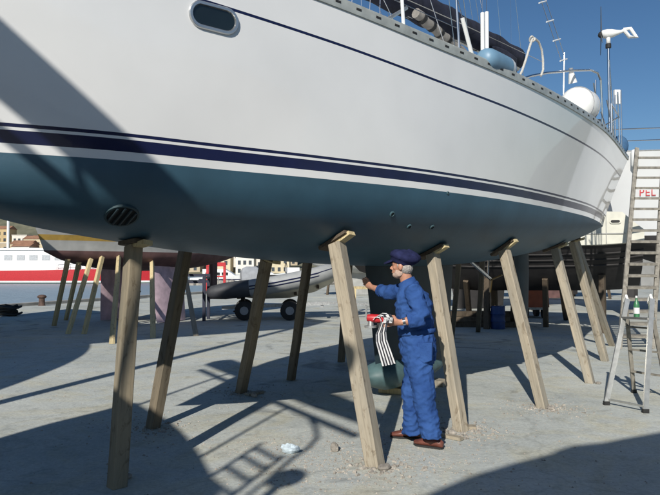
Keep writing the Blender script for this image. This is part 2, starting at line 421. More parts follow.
# rub strake joint below the rail
# coachroof, cockpit coaming
m = MB(); rings = []
for i, (u, hw, zt) in enumerate([(2.6, .25, .04), (2.9, .42, .16), (4.0, .72, .30), (5.5, .95, .36), (7.0, 1.02, .40), (8.3, 1.02, .42), (8.5, 1.0, .06)]):
    z0 = sheer(u)[2] - .02; rings.append([Y.w(u, v, z0 + z) for v, z in ((-hw - .12, 0), (-hw, zt), (-hw * .5, zt + .06), (hw * .5, zt + .06), (hw, zt), (hw + .12, 0))])
m.loft(rings); m.build('coachroof', WPLA, yacht, smooth=35)
m = MB()
for sg in (-1, 1): m.beam(Y.w(8.6, sg * .98, 3.72), Y.w(11.6, sg * .86, 3.72), .16, .34)
m.build('cockpit_coaming', WPLA, yacht)
# keel, bulb, rudder, shaft
m = MB(); rings = []
for z, ua, ub, th in ((1.74, 6.12, 8.25, .13), (1.55, 6.15, 8.2, .12), (1.0, 6.25, 8.15, .11), (.3, 6.36, 8.1, .11)):
    rings.append([Y.w(ua + (ub - ua) * t, sg * th * (4 * t * (1 - t)) ** .6 * (1.25 - .5 * t), z) for sg, ts in ((1, [0, .06, .15, .3, .5, .75, .92, 1]), (-1, [.92, .75, .5, .3, .15, .06])) for t in ts])
m.loft(rings); m.build('keel_fin', FIN, yacht, smooth=60)
m = MB(); rings = []
for t in [0, .03, .08, .16, .28, .42, .58, .75, .88, .96, 1]:
    r = min(1, (max(t, .0004) / .13) ** .5) * min(1, ((1.0001 - t) / .5) ** .6)
    rings.append([Y.w(6.20 + 1.75 * t, .27 * r * math.cos(a), .27 + .185 * r * math.sin(a)) for a in [2 * math.pi * i / 18 for i in range(18)]])
m.loft(rings); m.build('keel_bulb', BULB, yacht, smooth='all')
m = MB(); rings = []
for z, ua, ub, th in ((2.02, 10.25, 10.85, .07), (1.5, 10.3, 10.85, .06), (.75, 10.45, 10.8, .045)):
    rings.append([Y.w(ua + (ub - ua) * t, sg * th * (4 * t * (1 - t)) ** .6, z) for sg, ts in ((1, [0, .1, .3, .6, 1]), (-1, [.6, .3, .1])) for t in ts])
m.loft(rings); m.build('rudder', FIN, yacht, smooth=60)
m = MB(); m.tube([Y.w(8.7, 0, 1.72), Y.w(9.4, 0, 1.42)], .025); m.beam(Y.w(9.3, 0, 1.46), Y.w(9.35, 0, 1.85), .04, .02); m.build('propeller_shaft', STEEL, yacht)
m = MB()
for j in range(3):
    a = j * 2.094 + .4; c = Y.w(9.42, 0, 1.41); e = c + Vector((NN.x * math.cos(a), NN.y * math.cos(a), math.sin(a))) * .2
    m.beam(c, e, .1, .015, w2=.06)
m.build('propeller', mat('bronze', (.30, .2, .08), .4, .8), yacht)
# portlight
def disc_frame(n, tdir):
    n = Vector(n).normalized(); t = Vector(tdir); t = (t - n * t.dot(n)).normalized(); return n, t, n.cross(t)
hp, hn = hullhit(214, 18)
if hn.dot(CAMP - hp) < 0: hn = -hn
n_, t_, b_ = disc_frame(hn, hullhit(226, 21)[0] - hullhit(202, 14.5)[0])
def stadium(a, r, n=10):
    return [(a * (1 if math.cos(q) >= 0 else -1) + r * math.cos(q), r * math.sin(q)) for q in [-math.pi/2 + math.pi * i / n for i in range(n + 1)] + [math.pi/2 + math.pi * i / n for i in range(n + 1)]]
def place(pts, d): return [hp + t_ * x + b_ * y + n_ * d for x, y in pts]
m = MB(); m.loft([place(stadium(.098, .104), -.02), place(stadium(.098, .104), .010), place(stadium(.098, .097), .020), place(stadium(.098, .078), .020), place(stadium(.098, .070), .003), place(stadium(.098, .069), -.02)], caps=False)
pl = m.build('portlight', mat('satin_aluminium', (.62, .63, .63), .32, .9, var=.04), yacht, smooth=35)
m = MB(); m.add(place(stadium(.098, .072), .0045), [tuple(range(22))]); m.build('pane', GLASS, pl)
# bow thruster grille
hp, hn = hullhit(122, 216)
if hn.dot(CAMP - hp) < 0: hn = -hn
n_, t_, b_ = disc_frame(hn, AX.to_3d())
m = MB(); cir = lambda r: [(r * math.cos(q), r * math.sin(q)) for q in [2 * math.pi * i / 22 for i in range(22)]]
m.loft([place(cir(.125), -.02), place(cir(.125), .006), place(cir(.110), .008), place(cir(.108), .002)], caps=False)
th = m.build('bow_thruster', mat('thruster_ring', (.022, .05, .06), .6), yacht)
m = MB(); m.add(place(cir(.109), .004), [tuple(range(22))]); m.build('tunnel', mat('tunnel_dark', (.006, .007, .008), .8), th)
for j in range(4):
    y = -.072 + j * .048; w = math.sqrt(.108 ** 2 - y * y) * .97; m = MB()
    m.beam(hp + t_ * y - b_ * w + n_ * .012, hp + t_ * y + b_ * w + n_ * .012, .012, .012); m.build('grille_bar', FIN, th)
for x, y in ((392, 214), (409, 226.5), (432, 227), (447.5, 193)):
    hp, hn = hullhit(x, y)
    if hn.dot(CAMP - hp) < 0: hn = -hn
    n_, t_, b_ = disc_frame(hn, AX.to_3d()); q = .019 if y > 195 else .011
    m = MB(); m.loft([place(cir(q * 1.5), -.01), place(cir(q * 1.5), .008), place(cir(q), .012), place(cir(q), .003)], caps=False)
    fo = m.build('through_hull_fitting', mat('bronze_painted', (.06, .12, .14), .5), yacht, smooth=30)
    m = MB(); m.add(place(cir(q * 1.05), .005), [tuple(range(22))]); m.build('hole', BLK, fo)

# deck gear --------------------------------------------------------
def u_at(x, v):           # station at offset v from the centreline that appears in column x
    best = min((abs((lambda p: CX + F * p.x / p.y)(Y.w(u / 50, v, 4)) - x), u / 50) for u in range(0, 700)); return best[1]
def zat(y, u, v):
    p = Y.w(u, v, 0); return pY(CX, y, p.y).z
def onpx(x, y, v): u = u_at(x, v); return Y.w(u, v, zat(y, u, v))
def wire(name, a, b, r=.004, mt=STEEL, par=yacht): return MB().tube([a, b], r, 5).build(name, mt, par)
# mast
m = MB(); m.tube([Y.w(4.75, 0, 3.9), Y.w(4.8, 0, 20)], .085, 12, flat=1.5); m.build('mast', ALU, yacht, smooth=True)
# stanchions on the visible side
def sh_v(u): return sheer(u)[1] - .06
def stan(x, top_dz=.62, r=.0125, mt=STEEL, lean=0, name='stanchion'):
    u = min((abs((lambda p: CX + F * p.x / p.y)(Y.w(q / 50, sh_v(q / 50), sheer(q / 50)[2])) - x), q / 50) for q in range(30, 615))[1]
    a = Y.w(u, sh_v(u), sheer(u)[2] + .0); b = Y.w(u + lean, sh_v(u) - .02, sheer(u)[2] + top_dz)
    MB().tube([a, b], r, 8).build(name, mt, yacht, smooth=True); return u, b
tops = []
for x in (345, 405, 461.5): tops.append(stan(x, lean=-.03, r=.017 if x == 405 else .0125, mt=WPLA if x == 405 else STEEL))
for u in (1.4, 2.4):
    a = Y.w(u, sh_v(u), sheer(u)[2]); b = a + Vector((0, 0, .62)); MB().tube([a, b], .0125, 8).build('stanchion', STEEL, yacht); tops.insert(0, (u, b))
for u in (1.4, 2.8, 4.4, 6.1, 7.8, 9.4):
    k, h, z = sheer(u); MB().tube([Y.w(u, -h + .06, z), Y.w(u, -h + .08, z + .62)], .0125, 8).build('stanchion', STEEL, yacht)
tops.sort(key=lambda t: t[0])
for dz in (0, -.3):
    MB().tube([b + Vector((0, 0, dz)) for u, b in tops], .004, 5).build('lifeline', STEEL, yacht)
    MB().tube([Y.w(u, -sheer(u)[1] + .08, sheer(u)[2] + .62 + dz) for u in (1.4, 2.8, 4.4, 6.1, 7.8, 9.4, 10.6)], .004, 5).build('lifeline', STEEL, yacht)
# shroud with white covers
for x0, y0, x1, y1, dx in ((478, 55, 464, 18, -9), (484.3, 56, 484, 13, -.6), (489, 56, 489, 12, -.4)):
    v = 1.5; a = onpx(x0, y0, v); bb = onpx(x1, y1, v); a.z = sheer(6.4)[2]
    MB().tube([a, bb], .022, 10).build('shroud_cover', WPLA, yacht, smooth=True)
    d = (bb - a).normalized(); wire('shroud', bb, bb + d * 9, .005)
for x0, x1, v in ((474, 464, 1.0), (482, 470, -1.2), (497, 480, -1.3), (513, 513, -1.4), (525, 517, -1.2), (386, 374, -.9), (380, 381, .8), (391, 384, -1.1), (362, 361, .6), (351, 353, -.5), (369, 371, .2), (397, 380, .9), (440, 428, 1.2), (447, 438, -1.0), (459, 449, 1.2), (505, 499, -1.0), (488, 476, -.2)):
    a = onpx(x0, 70 if x0 > 440 else 25, v); b = onpx(x1, -10, v); d = (b - a).normalized(); wire('rigging_wire', Vector((a.x, a.y, a.z)) - d * ((a.z - 3.65) / d.z), b + d * 4, .0045)
# boom with stowed sail
A = Y.w(4.95, 0, 5.0); B = onpx(519, 66, .0)
MB().tube([A, B], .07, 10, flat=1.3).build('boom', ALU, yacht, smooth=True)
m = MB(); rings = []
for i in range(41):
    t = i / 40; c = A.lerp(B, t * .985 + .015); h = (.62 - .2 * t) * (1 if t > .03 else .8); w = .17 - .03 * t
    nzv = .035 * math.sin(t * 46) + .03 * noise.noise(Vector((t * 14, 2, 0)))
    rings.append([c + NN.to_3d() * (w * math.cos(a) * (1 + .25 * noise.noise(Vector((t * 18, a, 1))))) + Vector((0, 0, .10 + (h + nzv) / 2 * math.sin(a) * (1 if math.sin(a) > 0 else .75))) for a in [2 * math.pi * j / 16 for j in range(16)]])
m.loft(rings); sc = m.build('sail_cover', NFAB, yacht, smooth='all')
# rolled awning under the boom with dark straps
A2 = onpx(417, 13, .35); B2 = onpx(466, 55, .45)
m = MB(); m.tube([A2.lerp(B2, t / 10) + Vector((0, 0, .015 * math.sin(t * 2.2))) for t in range(11)], .065, 12); aw = m.build('rolled_awning', BFAB, yacht, smooth=True)
for t in (.12, .3, .46, .62, .8):
    c = A2.lerp(B2, t); d = (B2 - A2).normalized(); MB().tube([c - d * .025, c + d * .025], .072, 12).build('strap', BLK, aw)
MB().tube([onpx(404, -2, .6), onpx(461, 23, .6), onpx(545, 62, .6)], .0045, 5).build('boom_topping_line', ROPE, yacht)
MB().tube([onpx(383, 22, .9), onpx(407, 8, .9)], .02, 8).build('gate_rail', ALU, yacht)
# companion hood / navy dodger behind the fender
m = MB(); rings = []
for x, yt, yb in ((494, 47, 74), (500, 47.5, 75), (508, 51, 76), (514, 55, 78), (519, 59, 80)):
    a = onpx(x, yt, .75); b = onpx(x, yb, .75); c = onpx(x, yt + 2, -.3); d = onpx(x, yb, -.3)
    rings.append([b, a, a.lerp(c, .5) + Vector((0, 0, .03)), c, d])
m.loft(rings); m.build('dodger', NFAB, yacht, smooth=50)
# fender lying against the rail
fa = onpx(484, 58, 1.62); fb = onpx(512, 71, 1.62)
m = MB(); ts = [0, .02, .06, .12, .2, .5, .74]; fr = [.03, .075, .105, .122, .13, .13, .128]
d = fb - fa; base = fa.copy()
m.tube([fa + d * t for t in ts], fr, 16); m.mi = 1
m.tube([fa + d * t for t in (.741, .85, .93, .98, 1)], [.127, .12, .10, .06, .02], 16)
fo = m.build('fender', [LBLUE, WPLA], None, smooth=50, loc=tuple(base)); tag(fo, 'pale blue fender with a white end lying along the toe rail of the yacht', 'fender')
# rope loop
pts = [onpx(x, y, 1.15) for x, y in ((521, 76), (524, 71), (528, 60), (532, 46), (534.5, 39), (537, 38.5), (541, 42), (544, 50), (545, 60), (545, 70), (543, 76))]
rp = MB().tube(pts, .016, 8); k = pts[4]
rp.tube([pts[4] + Vector((.035 * math.cos(a), .02 * math.sin(a * 2), .035 * math.sin(a))) for a in [2 * math.pi * i / 10 for i in range(10)]], .014, 6, loop=True)
tag(rp.build('mooring_rope', ROPE, None, smooth=True, loc=tuple(pts[0])), 'pale rope hung in a tall loop with a knot on top, above the yacht rail', 'rope')
# pushpit arch
Pv = lambda x, y, v: onpx(x, y, v)
m = MB(); m.tube([Pv(524, 79, .9), Pv(533, 76, .9), Pv(548, 73, .9), Pv(575, 70.5, .9), Pv(593, 70, .9), Pv(600, 73, .9), Pv(603, 80, .9), Pv(604, 100, .9), Pv(604.5, 138, .9)], .019, 8); m.build('stern_arch', STEEL, yacht, smooth=True)
zz = lambda u, v: sheer(u)[2]
m = MB(); u = u_at(578, 1.2); m.tube([Y.w(10.6, sh_v(10.6), 4.22), Y.w(11.6, sh_v(11.6), 4.22), Y.w(12.15, .9, 4.22), Y.w(12.2, 0, 4.22), Y.w(12.15, -.9, 4.22), Y.w(10.6, -sh_v(10.6), 4.22)], .0125, 8)
for uu, vv in ((10.6, 1), (11.6, 1), (12.1, .65), (12.1, -.65), (11.6, -1), (10.6, -1)):
    v = vv * (sh_v(uu) if abs(vv) == 1 else 1.4); v = max(-sh_v(uu), min(sh_v(uu), v)); m.tube([Y.w(uu, v, 3.6), Y.w(uu, v, 4.22)], .0125, 8)
m.build('pushpit', STEEL, yacht, smooth=True)
# backstay ladder: two wires with cross pieces, then a pole
vb = .55
top = (536, -20); MB().tube([Pv(540, -12, vb), Pv(563.5, 60, vb)], .005, 5).build('backstay', STEEL, yacht)
MB().tube([Pv(545, -12, vb), Pv(568, 60, vb)], .005, 5).build('backstay', STEEL, yacht)
for x, y in ((545.3, 2), (552.5, 21), (559.5, 40), (566, 60)):
    MB().tube([Pv(x - 3.6, y + 1, vb), Pv(x + 3.6, y - 1, vb)], .012, 8).build('rung_spacer', WPLA, yacht)
a = Pv(567, 53, vb); bz = Pv(564.5, 118, vb); MB().tube([a, bz], .016, 8).build('backstay_tube', STEEL, yacht, smooth=True)
# lamp on the arch
m = MB(); c = Pv(573, 68, .8); m.tube([c, Pv(573.5, 73, .8)], .035, 10); m.mi = 1; m.tube([Pv(573.5, 73, .8), Pv(575, 83, .8)], [.045, .075], 12); m.build('stern_lamp', [GPLA, WPLA], yacht, smooth=40)
# life raft canister
cc = onpx(581.5, 106, .95); m = MB(); rings = []
for t in [-1, -.93, -.8, -.6, -.3, 0, .3, .6, .8, .93, 1]:
    r = .29 * (1 - abs(t) ** 3.2) ** .42 + .005
    rings.append([cc + AX.to_3d() * (.34 * t) + (NN.to_3d() * math.cos(a) + Vector((0, 0, math.sin(a)))) * r for a in [2 * math.pi * i / 24 for i in range(24)]])
m.loft(rings); lr = m.build('life_raft_canister', WPLA, yacht, smooth='all')
for t in (-.42, .42): 
    r = .29 * (1 - abs(t) ** 3.2) ** .42 + .008; c = cc + AX.to_3d() * (.34 * t)
    MB().tube([c + (NN.to_3d() * math.cos(a) + Vector((0, 0, math.sin(a)))) * r for a in [2 * math.pi * i / 24 for i in range(24)]], .007, 5, loop=True).build('strap', GPLA, lr)
m = MB(); m.box(cc + Vector((0, 0, -.33)) , (.5, .5, .1)); m.box(cc + AX.to_3d() * .4 + Vector((0, 0, -.2)), (.06, .1, .12)); m.build('cradle', BLK, lr)
# wind generator
uw = 12.2; vw = .98
wb = Y.w(uw, vw, sheer(uw)[2]); wx = CX + F * wb.x / wb.y
ph = Y.w(uw, vw, zat(47, uw, vw)); pole = MB().tube([wb, ph], .024, 10).build('wind_generator_pole', STEEL, yacht, smooth=True)
zc = zat(34, uw, vw); c0 = Y.w(uw, vw, zc); X = Vector((.93, -.36, 0)).normalized(); Zv = Vector((0, 0, 1)); s1 = c0.y / F
MB().tube([Y.w(uw, vw, zat(48, uw, vw)), Y.w(uw, vw, zat(44, uw, vw))], .05, 12).build('bearing', BLK, pole)
m = MB(); m.tube([Y.w(uw, vw, zat(44, uw, vw)), c0], .038, 12)
pts = [c0 + X * (q * s1) + Zv * (z * s1) for q, z in ((-6, 0), (-5, .3), (-1, .3), (4, .2), (8, .4), (12, .8), (16, 2.4))]
m.tube(pts, [.05, .075, .085, .075, .05, .03, .03], 14)
wg = m.build('wind_generator', WPLA, pole, smooth='all')
m = MB(); q = [c0 + X * (a * s1) + Zv * (b * s1) for a, b in ((14, 2.6), (20.5, 2.8), (26, -7), (19.5, -5.5))]
m.tube(q + q[:1], .035, 8); m.build('tail', WPLA, wg, smooth=True)
hub = c0 + X * (-6.5 * s1); MB().ball(hub, .06, 10, 6).build('hub', BLK, wg)
for j in range(3):
    a = .06 + j * 2.0944; dv = (Zv * math.cos(a) + X.cross(Zv) * math.sin(a)).normalized()
    m = MB(); m.beam(hub, hub + dv * .52, .010, .05, side=X.cross(dv) + X * .35, h2=.02, w2=.005); m.build('blade', mat('carbon', (.09, .095, .10), .4), wg)
for x0, y0, x1, y1, v in ((596, 83, 600, 110, 1.0), (603, 112, 611, 138, 1.0), (612, 60, 616, 142, 1.0), (621.5, 148, 620, 92, 1.12), (617, 146, 617.5, 95, 1.08), (609, 100, 617, 143, 1.0), (623.5, 148, 623.5, 90, 1.16), (598, 80, 597, 128, .95)):
    MB().tube([onpx(x0, y0, v), onpx(x1, y1, v)], .012, 6).build('arch_brace', STEEL, yacht)
m = MB(); m.box(onpx(619, 97, 1.08), (.10, .06, .26)); m.build('antenna', WPLA, yacht)
m = MB(); m.ball(onpx(621, 146, 1.0), (.16, .16, .2), 14, 8); m.build('engine_cover', mat('blue_canvas', (.05, .13, .25), .85, bump=.4, bscale=12), yacht, smooth='all')

# ================================================================== PROPS UNDER THE YACHT
def prop(foot, top, w, label, group='timber props under the yacht', mt=None, pad=None, name='timber_prop', nrm=None):
    mt = mt or TIMBER; foot = Vector(foot); top = Vector(top)
    t = thing(name, label, 'prop', foot, group)
    d = (top - foot).normalized(); side = NN.to_3d() + Vector((random.uniform(-.15, .15), random.uniform(-.15, .15), 0))
    end = top - d * (.055 if pad else .01)
    m = MB(); a = foot + Vector((0, 0, .004)); n = 7; rings = []
    x = d.cross(side).normalized(); y = x.cross(d).normalized()
    for i in range(n):
        q = i / (n - 1); c = a.lerp(end, q) + x * random.uniform(-.003, .003) + y * random.uniform(-.003, .003)
        rings.append([c + x * w / 2 * i_ + y * w / 2 * j_ for i_, j_ in ((-1, -.86), (-.86, -1), (.86, -1), (1, -.86), (1, .86), (.86, 1), (-.86, 1), (-1, .86))])
    for r in (rings[0],):
        for p in r: p.z = max(foot.z + .002, foot.z + (p - a).dot(Vector((0, 0, 1))) * .0 + .002)
    m.loft(rings); tm = m.build('timber', mt, t)
    RM = Matrix((x, y, d)).transposed(); RI = RM.inverted()
    if RM.determinant() < 0: RM = Matrix((-x, y, d)).transposed(); RI = RM.inverted()
    for v in tm.data.vertices: v.co = RI @ v.co
    tm.rotation_euler = RM.to_euler()
    if pad:
        nr = nrm; al = AX.to_3d() + Vector((0, 0, random.uniform(-.05, .05))); al = (al - nr * al.dot(nr)).normalized(); cr = nr.cross(al)
        c = top + nr * .022
        m = MB(); m.beam(c - cr * pad * .5, c + cr * pad * .5, .15, .035, side=nr, bev=1); m.build('pad', DTIMBER, t)
        m = MB(); hs = cr if cr.dot(NN.to_3d()) > 0 else -cr
        m.beam(end - hs * .04 + nr * .006, end + hs * .20 - nr * .016, .085, .022, side=nr, h2=.038); m.build('wedge', TIMBER2, t)
    return t
near = [(117, 487, 134, 246, .115, 'dark weathered timber prop standing alone nearest the bow thruster', 5.2),
        (375, 466, 336, 239, .128, 'thick pale timber prop just in front of the working man, wedge on top', 6),
        (461, 431, 432, 250, .115, 'pale timber prop right behind the man in blue', 7),
        (543, 408, 503, 246, .115, 'pale timber prop with a bright wedge, next aft of the one behind the man', 8.5),
        (590, 383, 555, 247, .115, 'pale timber prop under the stern, third aft from the man in blue', 9.5),
        (605, 361, 575, 250, .115, 'timber prop under the counter, second in from the stepladder', 11),
        (612, 346, 588, 246, .105, 'aftmost thin timber prop of the yacht, beside the stepladder', 12.5)]
feet = []
for x, y, tx, ty, w, lab, Yg in near:
    f = gp(x, y); h, n = hullhit(tx, ty, Yg)
    if n.z > 0: n = -n
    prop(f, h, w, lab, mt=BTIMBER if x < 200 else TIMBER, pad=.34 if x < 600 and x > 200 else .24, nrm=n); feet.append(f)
    print('prop', x, [round(q, 2) for q in f], [round(q, 2) for q in h])
def far_top(foot, tx, ty, h):
    best = None
    r1 = ray(tx, ty); pl = r1.cross(foot - CAMP).normalized()
    for i in range(20, 560):
        k = i / 580
        for j in (6, 7, 8, 9, 10, 11, 12):
            th = math.pi / 2 * j / 18; u, v, z = Y.bottom(k, th); p = Y.w(u, -v, z); e = abs((p - CAMP).dot(pl)) + .15 * abs((p - foot).to_2d().length - h)
            if best is None or e < best[0]: best = (e, p)
    h_ = BVH.find_nearest(best[1] + Vector((0, 0, -.02))); n = h_[1]
    if n.z > 0: n = -n
    return best[1], n
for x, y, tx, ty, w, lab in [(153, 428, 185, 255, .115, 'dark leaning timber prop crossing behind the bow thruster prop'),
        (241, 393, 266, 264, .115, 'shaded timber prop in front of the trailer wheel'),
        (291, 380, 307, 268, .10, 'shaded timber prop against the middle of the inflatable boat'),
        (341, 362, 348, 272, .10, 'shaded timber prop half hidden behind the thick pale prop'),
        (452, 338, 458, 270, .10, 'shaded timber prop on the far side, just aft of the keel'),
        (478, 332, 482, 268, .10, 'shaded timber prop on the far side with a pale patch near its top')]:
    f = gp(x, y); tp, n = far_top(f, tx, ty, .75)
    prop(f, tp, w, lab, pad=.28, nrm=n, mt=SHADETIMBER)
m = MB(); f = Y.w(6.75, 0, 0); m.box(f + Vector((.05, -.02, .042)), (.5, .16, .075), Matrix.Rotation(-.5, 3, 'Z')); tag(m.build('wood_block', TIMBER2, None, loc=tuple(f)), 'low yellowish timber block under the front of the keel bulb', 'block')
m = MB(); f = Y.w(7.6, 0, 0); m.box(f + Vector((0, 0, .042)), (.5, .2, .075), Matrix.Rotation(-.7, 3, 'Z')); tag(m.build('wood_block', TIMBER, None, loc=tuple(f)), 'low grey timber block under the rear of the keel bulb', 'block')

# ================================================================== THE MAN
YP = 5.84
def W(x, y, dy=0.): return pY(x, y, YP + dy)
def remeshed(mb, name, mats, parent, voxel, smooth_it=6, disp=None):
    o = mb.build(name + '_tmp', mats, None)
    md = o.modifiers.new('r', 'REMESH'); md.mode = 'VOXEL'; md.voxel_size = voxel
    if smooth_it: sm = o.modifiers.new('s', 'SMOOTH'); sm.factor = .5; sm.iterations = smooth_it
    dg = bpy.context.evaluated_depsgraph_get(); me = bpy.data.meshes.new_from_object(o.evaluated_get(dg)); me.name = name
    bpy.data.objects.remove(o)
    off = wloc(parent) if parent else Vector((0, 0, 0))
    if disp:
        nl = [v.normal.copy() for v in me.vertices]
        for v, n in zip(me.vertices, nl): v.co += n * disp(v.co)
    for v in me.vertices: v.co -= off
    me.materials.clear()
    for m_ in mats: me.materials.append(m_)
    me.polygons.foreach_set('use_smooth', [True] * len(me.polygons)); me.update()
    ob = bpy.data.objects.new(name, me); COL.objects.link(ob)
    if parent: ob.parent = parent
    return ob
FW = Vector((-.91, .40, 0)).normalized(); LT = Vector((-FW.y, FW.x, 0)); UP = Vector((0, 0, 1))
man = thing('person', 'man in blue coveralls and navy cap working at the keel with one arm raised', 'person', Vector((W(418, 441).x, YP, 0)))
def ell(c, rf, rl, n=18, tilt=0):      # ring with forward and lateral radii
    f = FW * math.cos(tilt) + UP * math.sin(tilt)
    return [c + f * rf * math.cos(2 * math.pi * i / n) + LT * rl * math.sin(2 * math.pi * i / n) for i in range(n)]
j = dict(pel=W(418, 347), wai=W(416.5, 332), che=W(413, 306), sho=W(410.5, 291), neck=W(407, 282), head=W(402.5, 265.5),
         hl=W(418, 352, -.09), hr=W(419, 352, .09), kl=W(424, 395, -.12), kr=W(412, 394, .10), al=W(431, 434, -.14), ar=W(413, 430, .11),
         sl=W(414, 292, -.185), sr=W(404, 292, .18), el=W(423, 318, -.27), wl=W(400, 322.5, -.27), er=W(386, 292.5, .36), wr=W(370.5, 286.5, .62))
FOOTL = Vector((W(428, 445).x, gp(428, 447).y, 0)); FOOTR = Vector((W(409, 437).x, gp(409, 438).y, 0))
def torso(mb, g):
    rr = [(W(419.5, 372), .10, .13), (W(419, 360), .150, .180), (j['pel'], .168, .188), (j['wai'], .156, .172), (W(415, 319), .165, .182), (W(413.5, 306), .172, .196), (W(412.5, 296), .145, .198), (W(410.5, 289), .100, .15), (W(408, 284), .062, .075)]
    mb.loft([ell(c, a * g, b * g, 20, -.10) for c, a, b in rr])
def limbs(mb, g, full):
    L = lambda pts, rs: mb.tube(pts, [r * g for r in rs], 14)
    L([j['hl'] + UP * .05, j['hl'].lerp(j['kl'], .35), j['kl'], j['kl'].lerp(j['al'], .5), j['al'] + UP * .0] + ([j['al'] - UP * .035] if full else []), [.108, .116, .101, .094, .093] + ([.094] if full else []))
    L([j['hr'] + UP * .05, j['hr'].lerp(j['kr'], .35), j['kr'], j['kr'].lerp(j['ar'], .5), j['ar']] + ([j['ar'] - UP * .035] if full else []), [.108, .116, .101, .094, .093] + ([.094] if full else []))
    L([W(411.5, 294, -.10), j['sl'], j['sl'].lerp(j['el'], .5), j['el']], [.075, .085, .076, .066])
    L([j['el'], j['el'].lerp(j['wl'], .45), j['el'].lerp(j['wl'], .62 if full else 1)], [.066, .062, .058 if full else .03])
    L([W(408, 294, .10), j['sr'], j['sr'].lerp(j['er'], .5), j['er']], [.075, .082, .072, .062])
    L([j['er'], j['er'].lerp(j['wr'], .3 if full else 1)], [.062, .058 if full else .03])
# body: one continuous figure
b = MB(); torso(b, .82); limbs(b, .78, False)
b.tube([W(408.5, 290), W(407, 282), W(404.5, 273)], [.07, .058, .056], 14)
hc = j['head']; HR = Matrix((FW, LT, UP)).transposed()
b.ball(hc + UP * .008, (.092, .072, .112), 20, 14, HR)
b.ball(hc + FW * .030 - UP * .058, (.062, .052, .058), 16, 10, HR)
b.tube([hc + FW * .085 + UP * .012, hc + FW * .112 - UP * .028, hc + FW * .088 - UP * .038], [.010, .014, .010], 8)
b.ball(hc + FW * .080 + UP * .022, (.022, .05, .010), 10, 6, HR)
b.ball(hc + FW * .088 - UP * .062, (.016, .026, .008), 10, 6, HR)
for sg in (1, -1):
    b.ball(hc - FW * .004 + LT * sg * .078 - UP * .012, (.022, .010, .034), 10, 8, HR); b.ball(hc + FW * .06 + LT * sg * .04 - UP * .02, (.02, .02, .018), 8, 6, HR)
def hand(wrist, fd, pd, td, curl, grip):
    """fd fingers direction, pd palm normal, td thumb side"""
    fd = fd.normalized(); td = td.normalized(); pd = pd.normalized()
    c = wrist + fd * .055
    b.tube([wrist - fd * .03, wrist + fd * .015, c, wrist + fd * .092], [(.028, .022), (.034, .020), (.042, .018), (.040, .014)], 12, up=td.cross(fd).cross(fd) if False else pd)
    for i, ln in enumerate((.072, .080, .075, .060)):
        a = wrist + fd * .088 + td * (.030 - i * .020); p1 = a + (fd * math.cos(curl) + pd * math.sin(curl)) * ln * .45
        p2 = p1 + (fd * math.cos(curl * 2.2) + pd * math.sin(curl * 2.2)) * ln * .32; p3 = p2 + (fd * math.cos(curl * 3.2) + pd * math.sin(curl * 3.2)) * ln * .26
        b.tube([a - fd * .02, p1, p2, p3], [.0095, .0092, .0085, .007], 8)
    a = wrist + fd * .03 + td * .03
    b.tube([a - td * .012, a + td * .022 + fd * .022, a + td * .030 + fd * .05 + pd * .016, a + td * .022 + fd * .072 + pd * .03], [.014, .012, .010, .008], 8)
dl = (W(384, 321.5, -.27) - j['wl']).normalized()
hand(j['wl'], dl, -UP * .5 - LT * -.8, UP, .55, 0)
dr = (W(361.5, 279, .80) - j['wr']).normalized()
hand(j['wr'], dr, LT * 1.0 + FW * .2, UP, .18, 0)
body = remeshed(b, 'body', [SKIN], man, .0065, 4)
# coverall
c = MB(); torso(c, 1.0); limbs(c, 1.0, True)
c.tube([W(409.5, 289) , W(408, 283)], [.10, .085], 16)
def folds(p):
    q = p - man.location; z = q.z
    def rid(v): return 1 - abs(noise.noise(v)) * 2
    w = Vector((q.x * 5, q.y * 5, z * 5)) ; tw_ = noise.noise(w * .6) * 1.2
    d = .010 * noise.noise(w * 1.1) + .012 * (rid(Vector((q.x * 7 + z * 9 + tw_, q.y * 7, z * 13 - q.x * 8))) - .5)
    d += .008 * (rid(Vector((q.x * 15 - z * 8, q.y * 15 + tw_, z * 22))) - .5) * (1 if z < .35 or .75 < z < 1.25 else .5)
    if z < .26: d += .007 * math.sin(z * 95 + 5 * noise.noise(Vector((q.x * 8, q.y * 8, 2)))) * (1 - z / .26)
    return d
cov = remeshed(c, 'coverall', [CLOTH], man, .0095, 5, folds)
m = MB(); m.loft([ell(W(416.7, 333.6), .166, .181, 26, -.1), ell(W(416.7, 333.0), .172, .187, 26, -.1), ell(W(416.5, 329.6), .171, .186, 26, -.1), ell(W(416.5, 329.0), .164, .180, 26, -.1)], caps=False); m.build('waistband', CLOTH, cov, smooth='all')
# belt, collar, pockets, cuffs
m = MB(); m.loft([ell(W(408.6, 287.2), .088, .105, 20, -.5), ell(W(406.2, 280.6), .080, .085, 20, -.5), ell(W(406.6, 281.2), .072, .077, 20, -.5), ell(W(409, 287.5), .08, .095, 20, -.5)], caps=False); m.build('collar', CLOTH, cov, smooth='all')
m = MB(); c_ = W(424, 352, -.205); nr = LT
m.loft([[c_ + FW * x * k_ + UP * z * k_ + nr * d_ for x, z in ((-.075, .085), (.06, .075), (.07, -.06), (0, -.10), (-.07, -.07))] for k_, d_ in ((1, -.03), (1, .004), (.93, .009))]); m.build('pocket', CLOTH, cov)
m = MB(); cw = j['el'].lerp(j['wl'], .62); d = (j['wl'] - j['el']).normalized(); m.tube([cw - d * .02, cw + d * .012], .064, 14); m.build('cuff', CLOTH, cov, smooth=40)
m = MB(); cw = j['er'].lerp(j['wr'], .3); d = (j['wr'] - j['er']).normalized(); m.tube([cw - d * .02, cw + d * .012], .063, 14); m.build('cuff', CLOTH, cov, smooth=40)
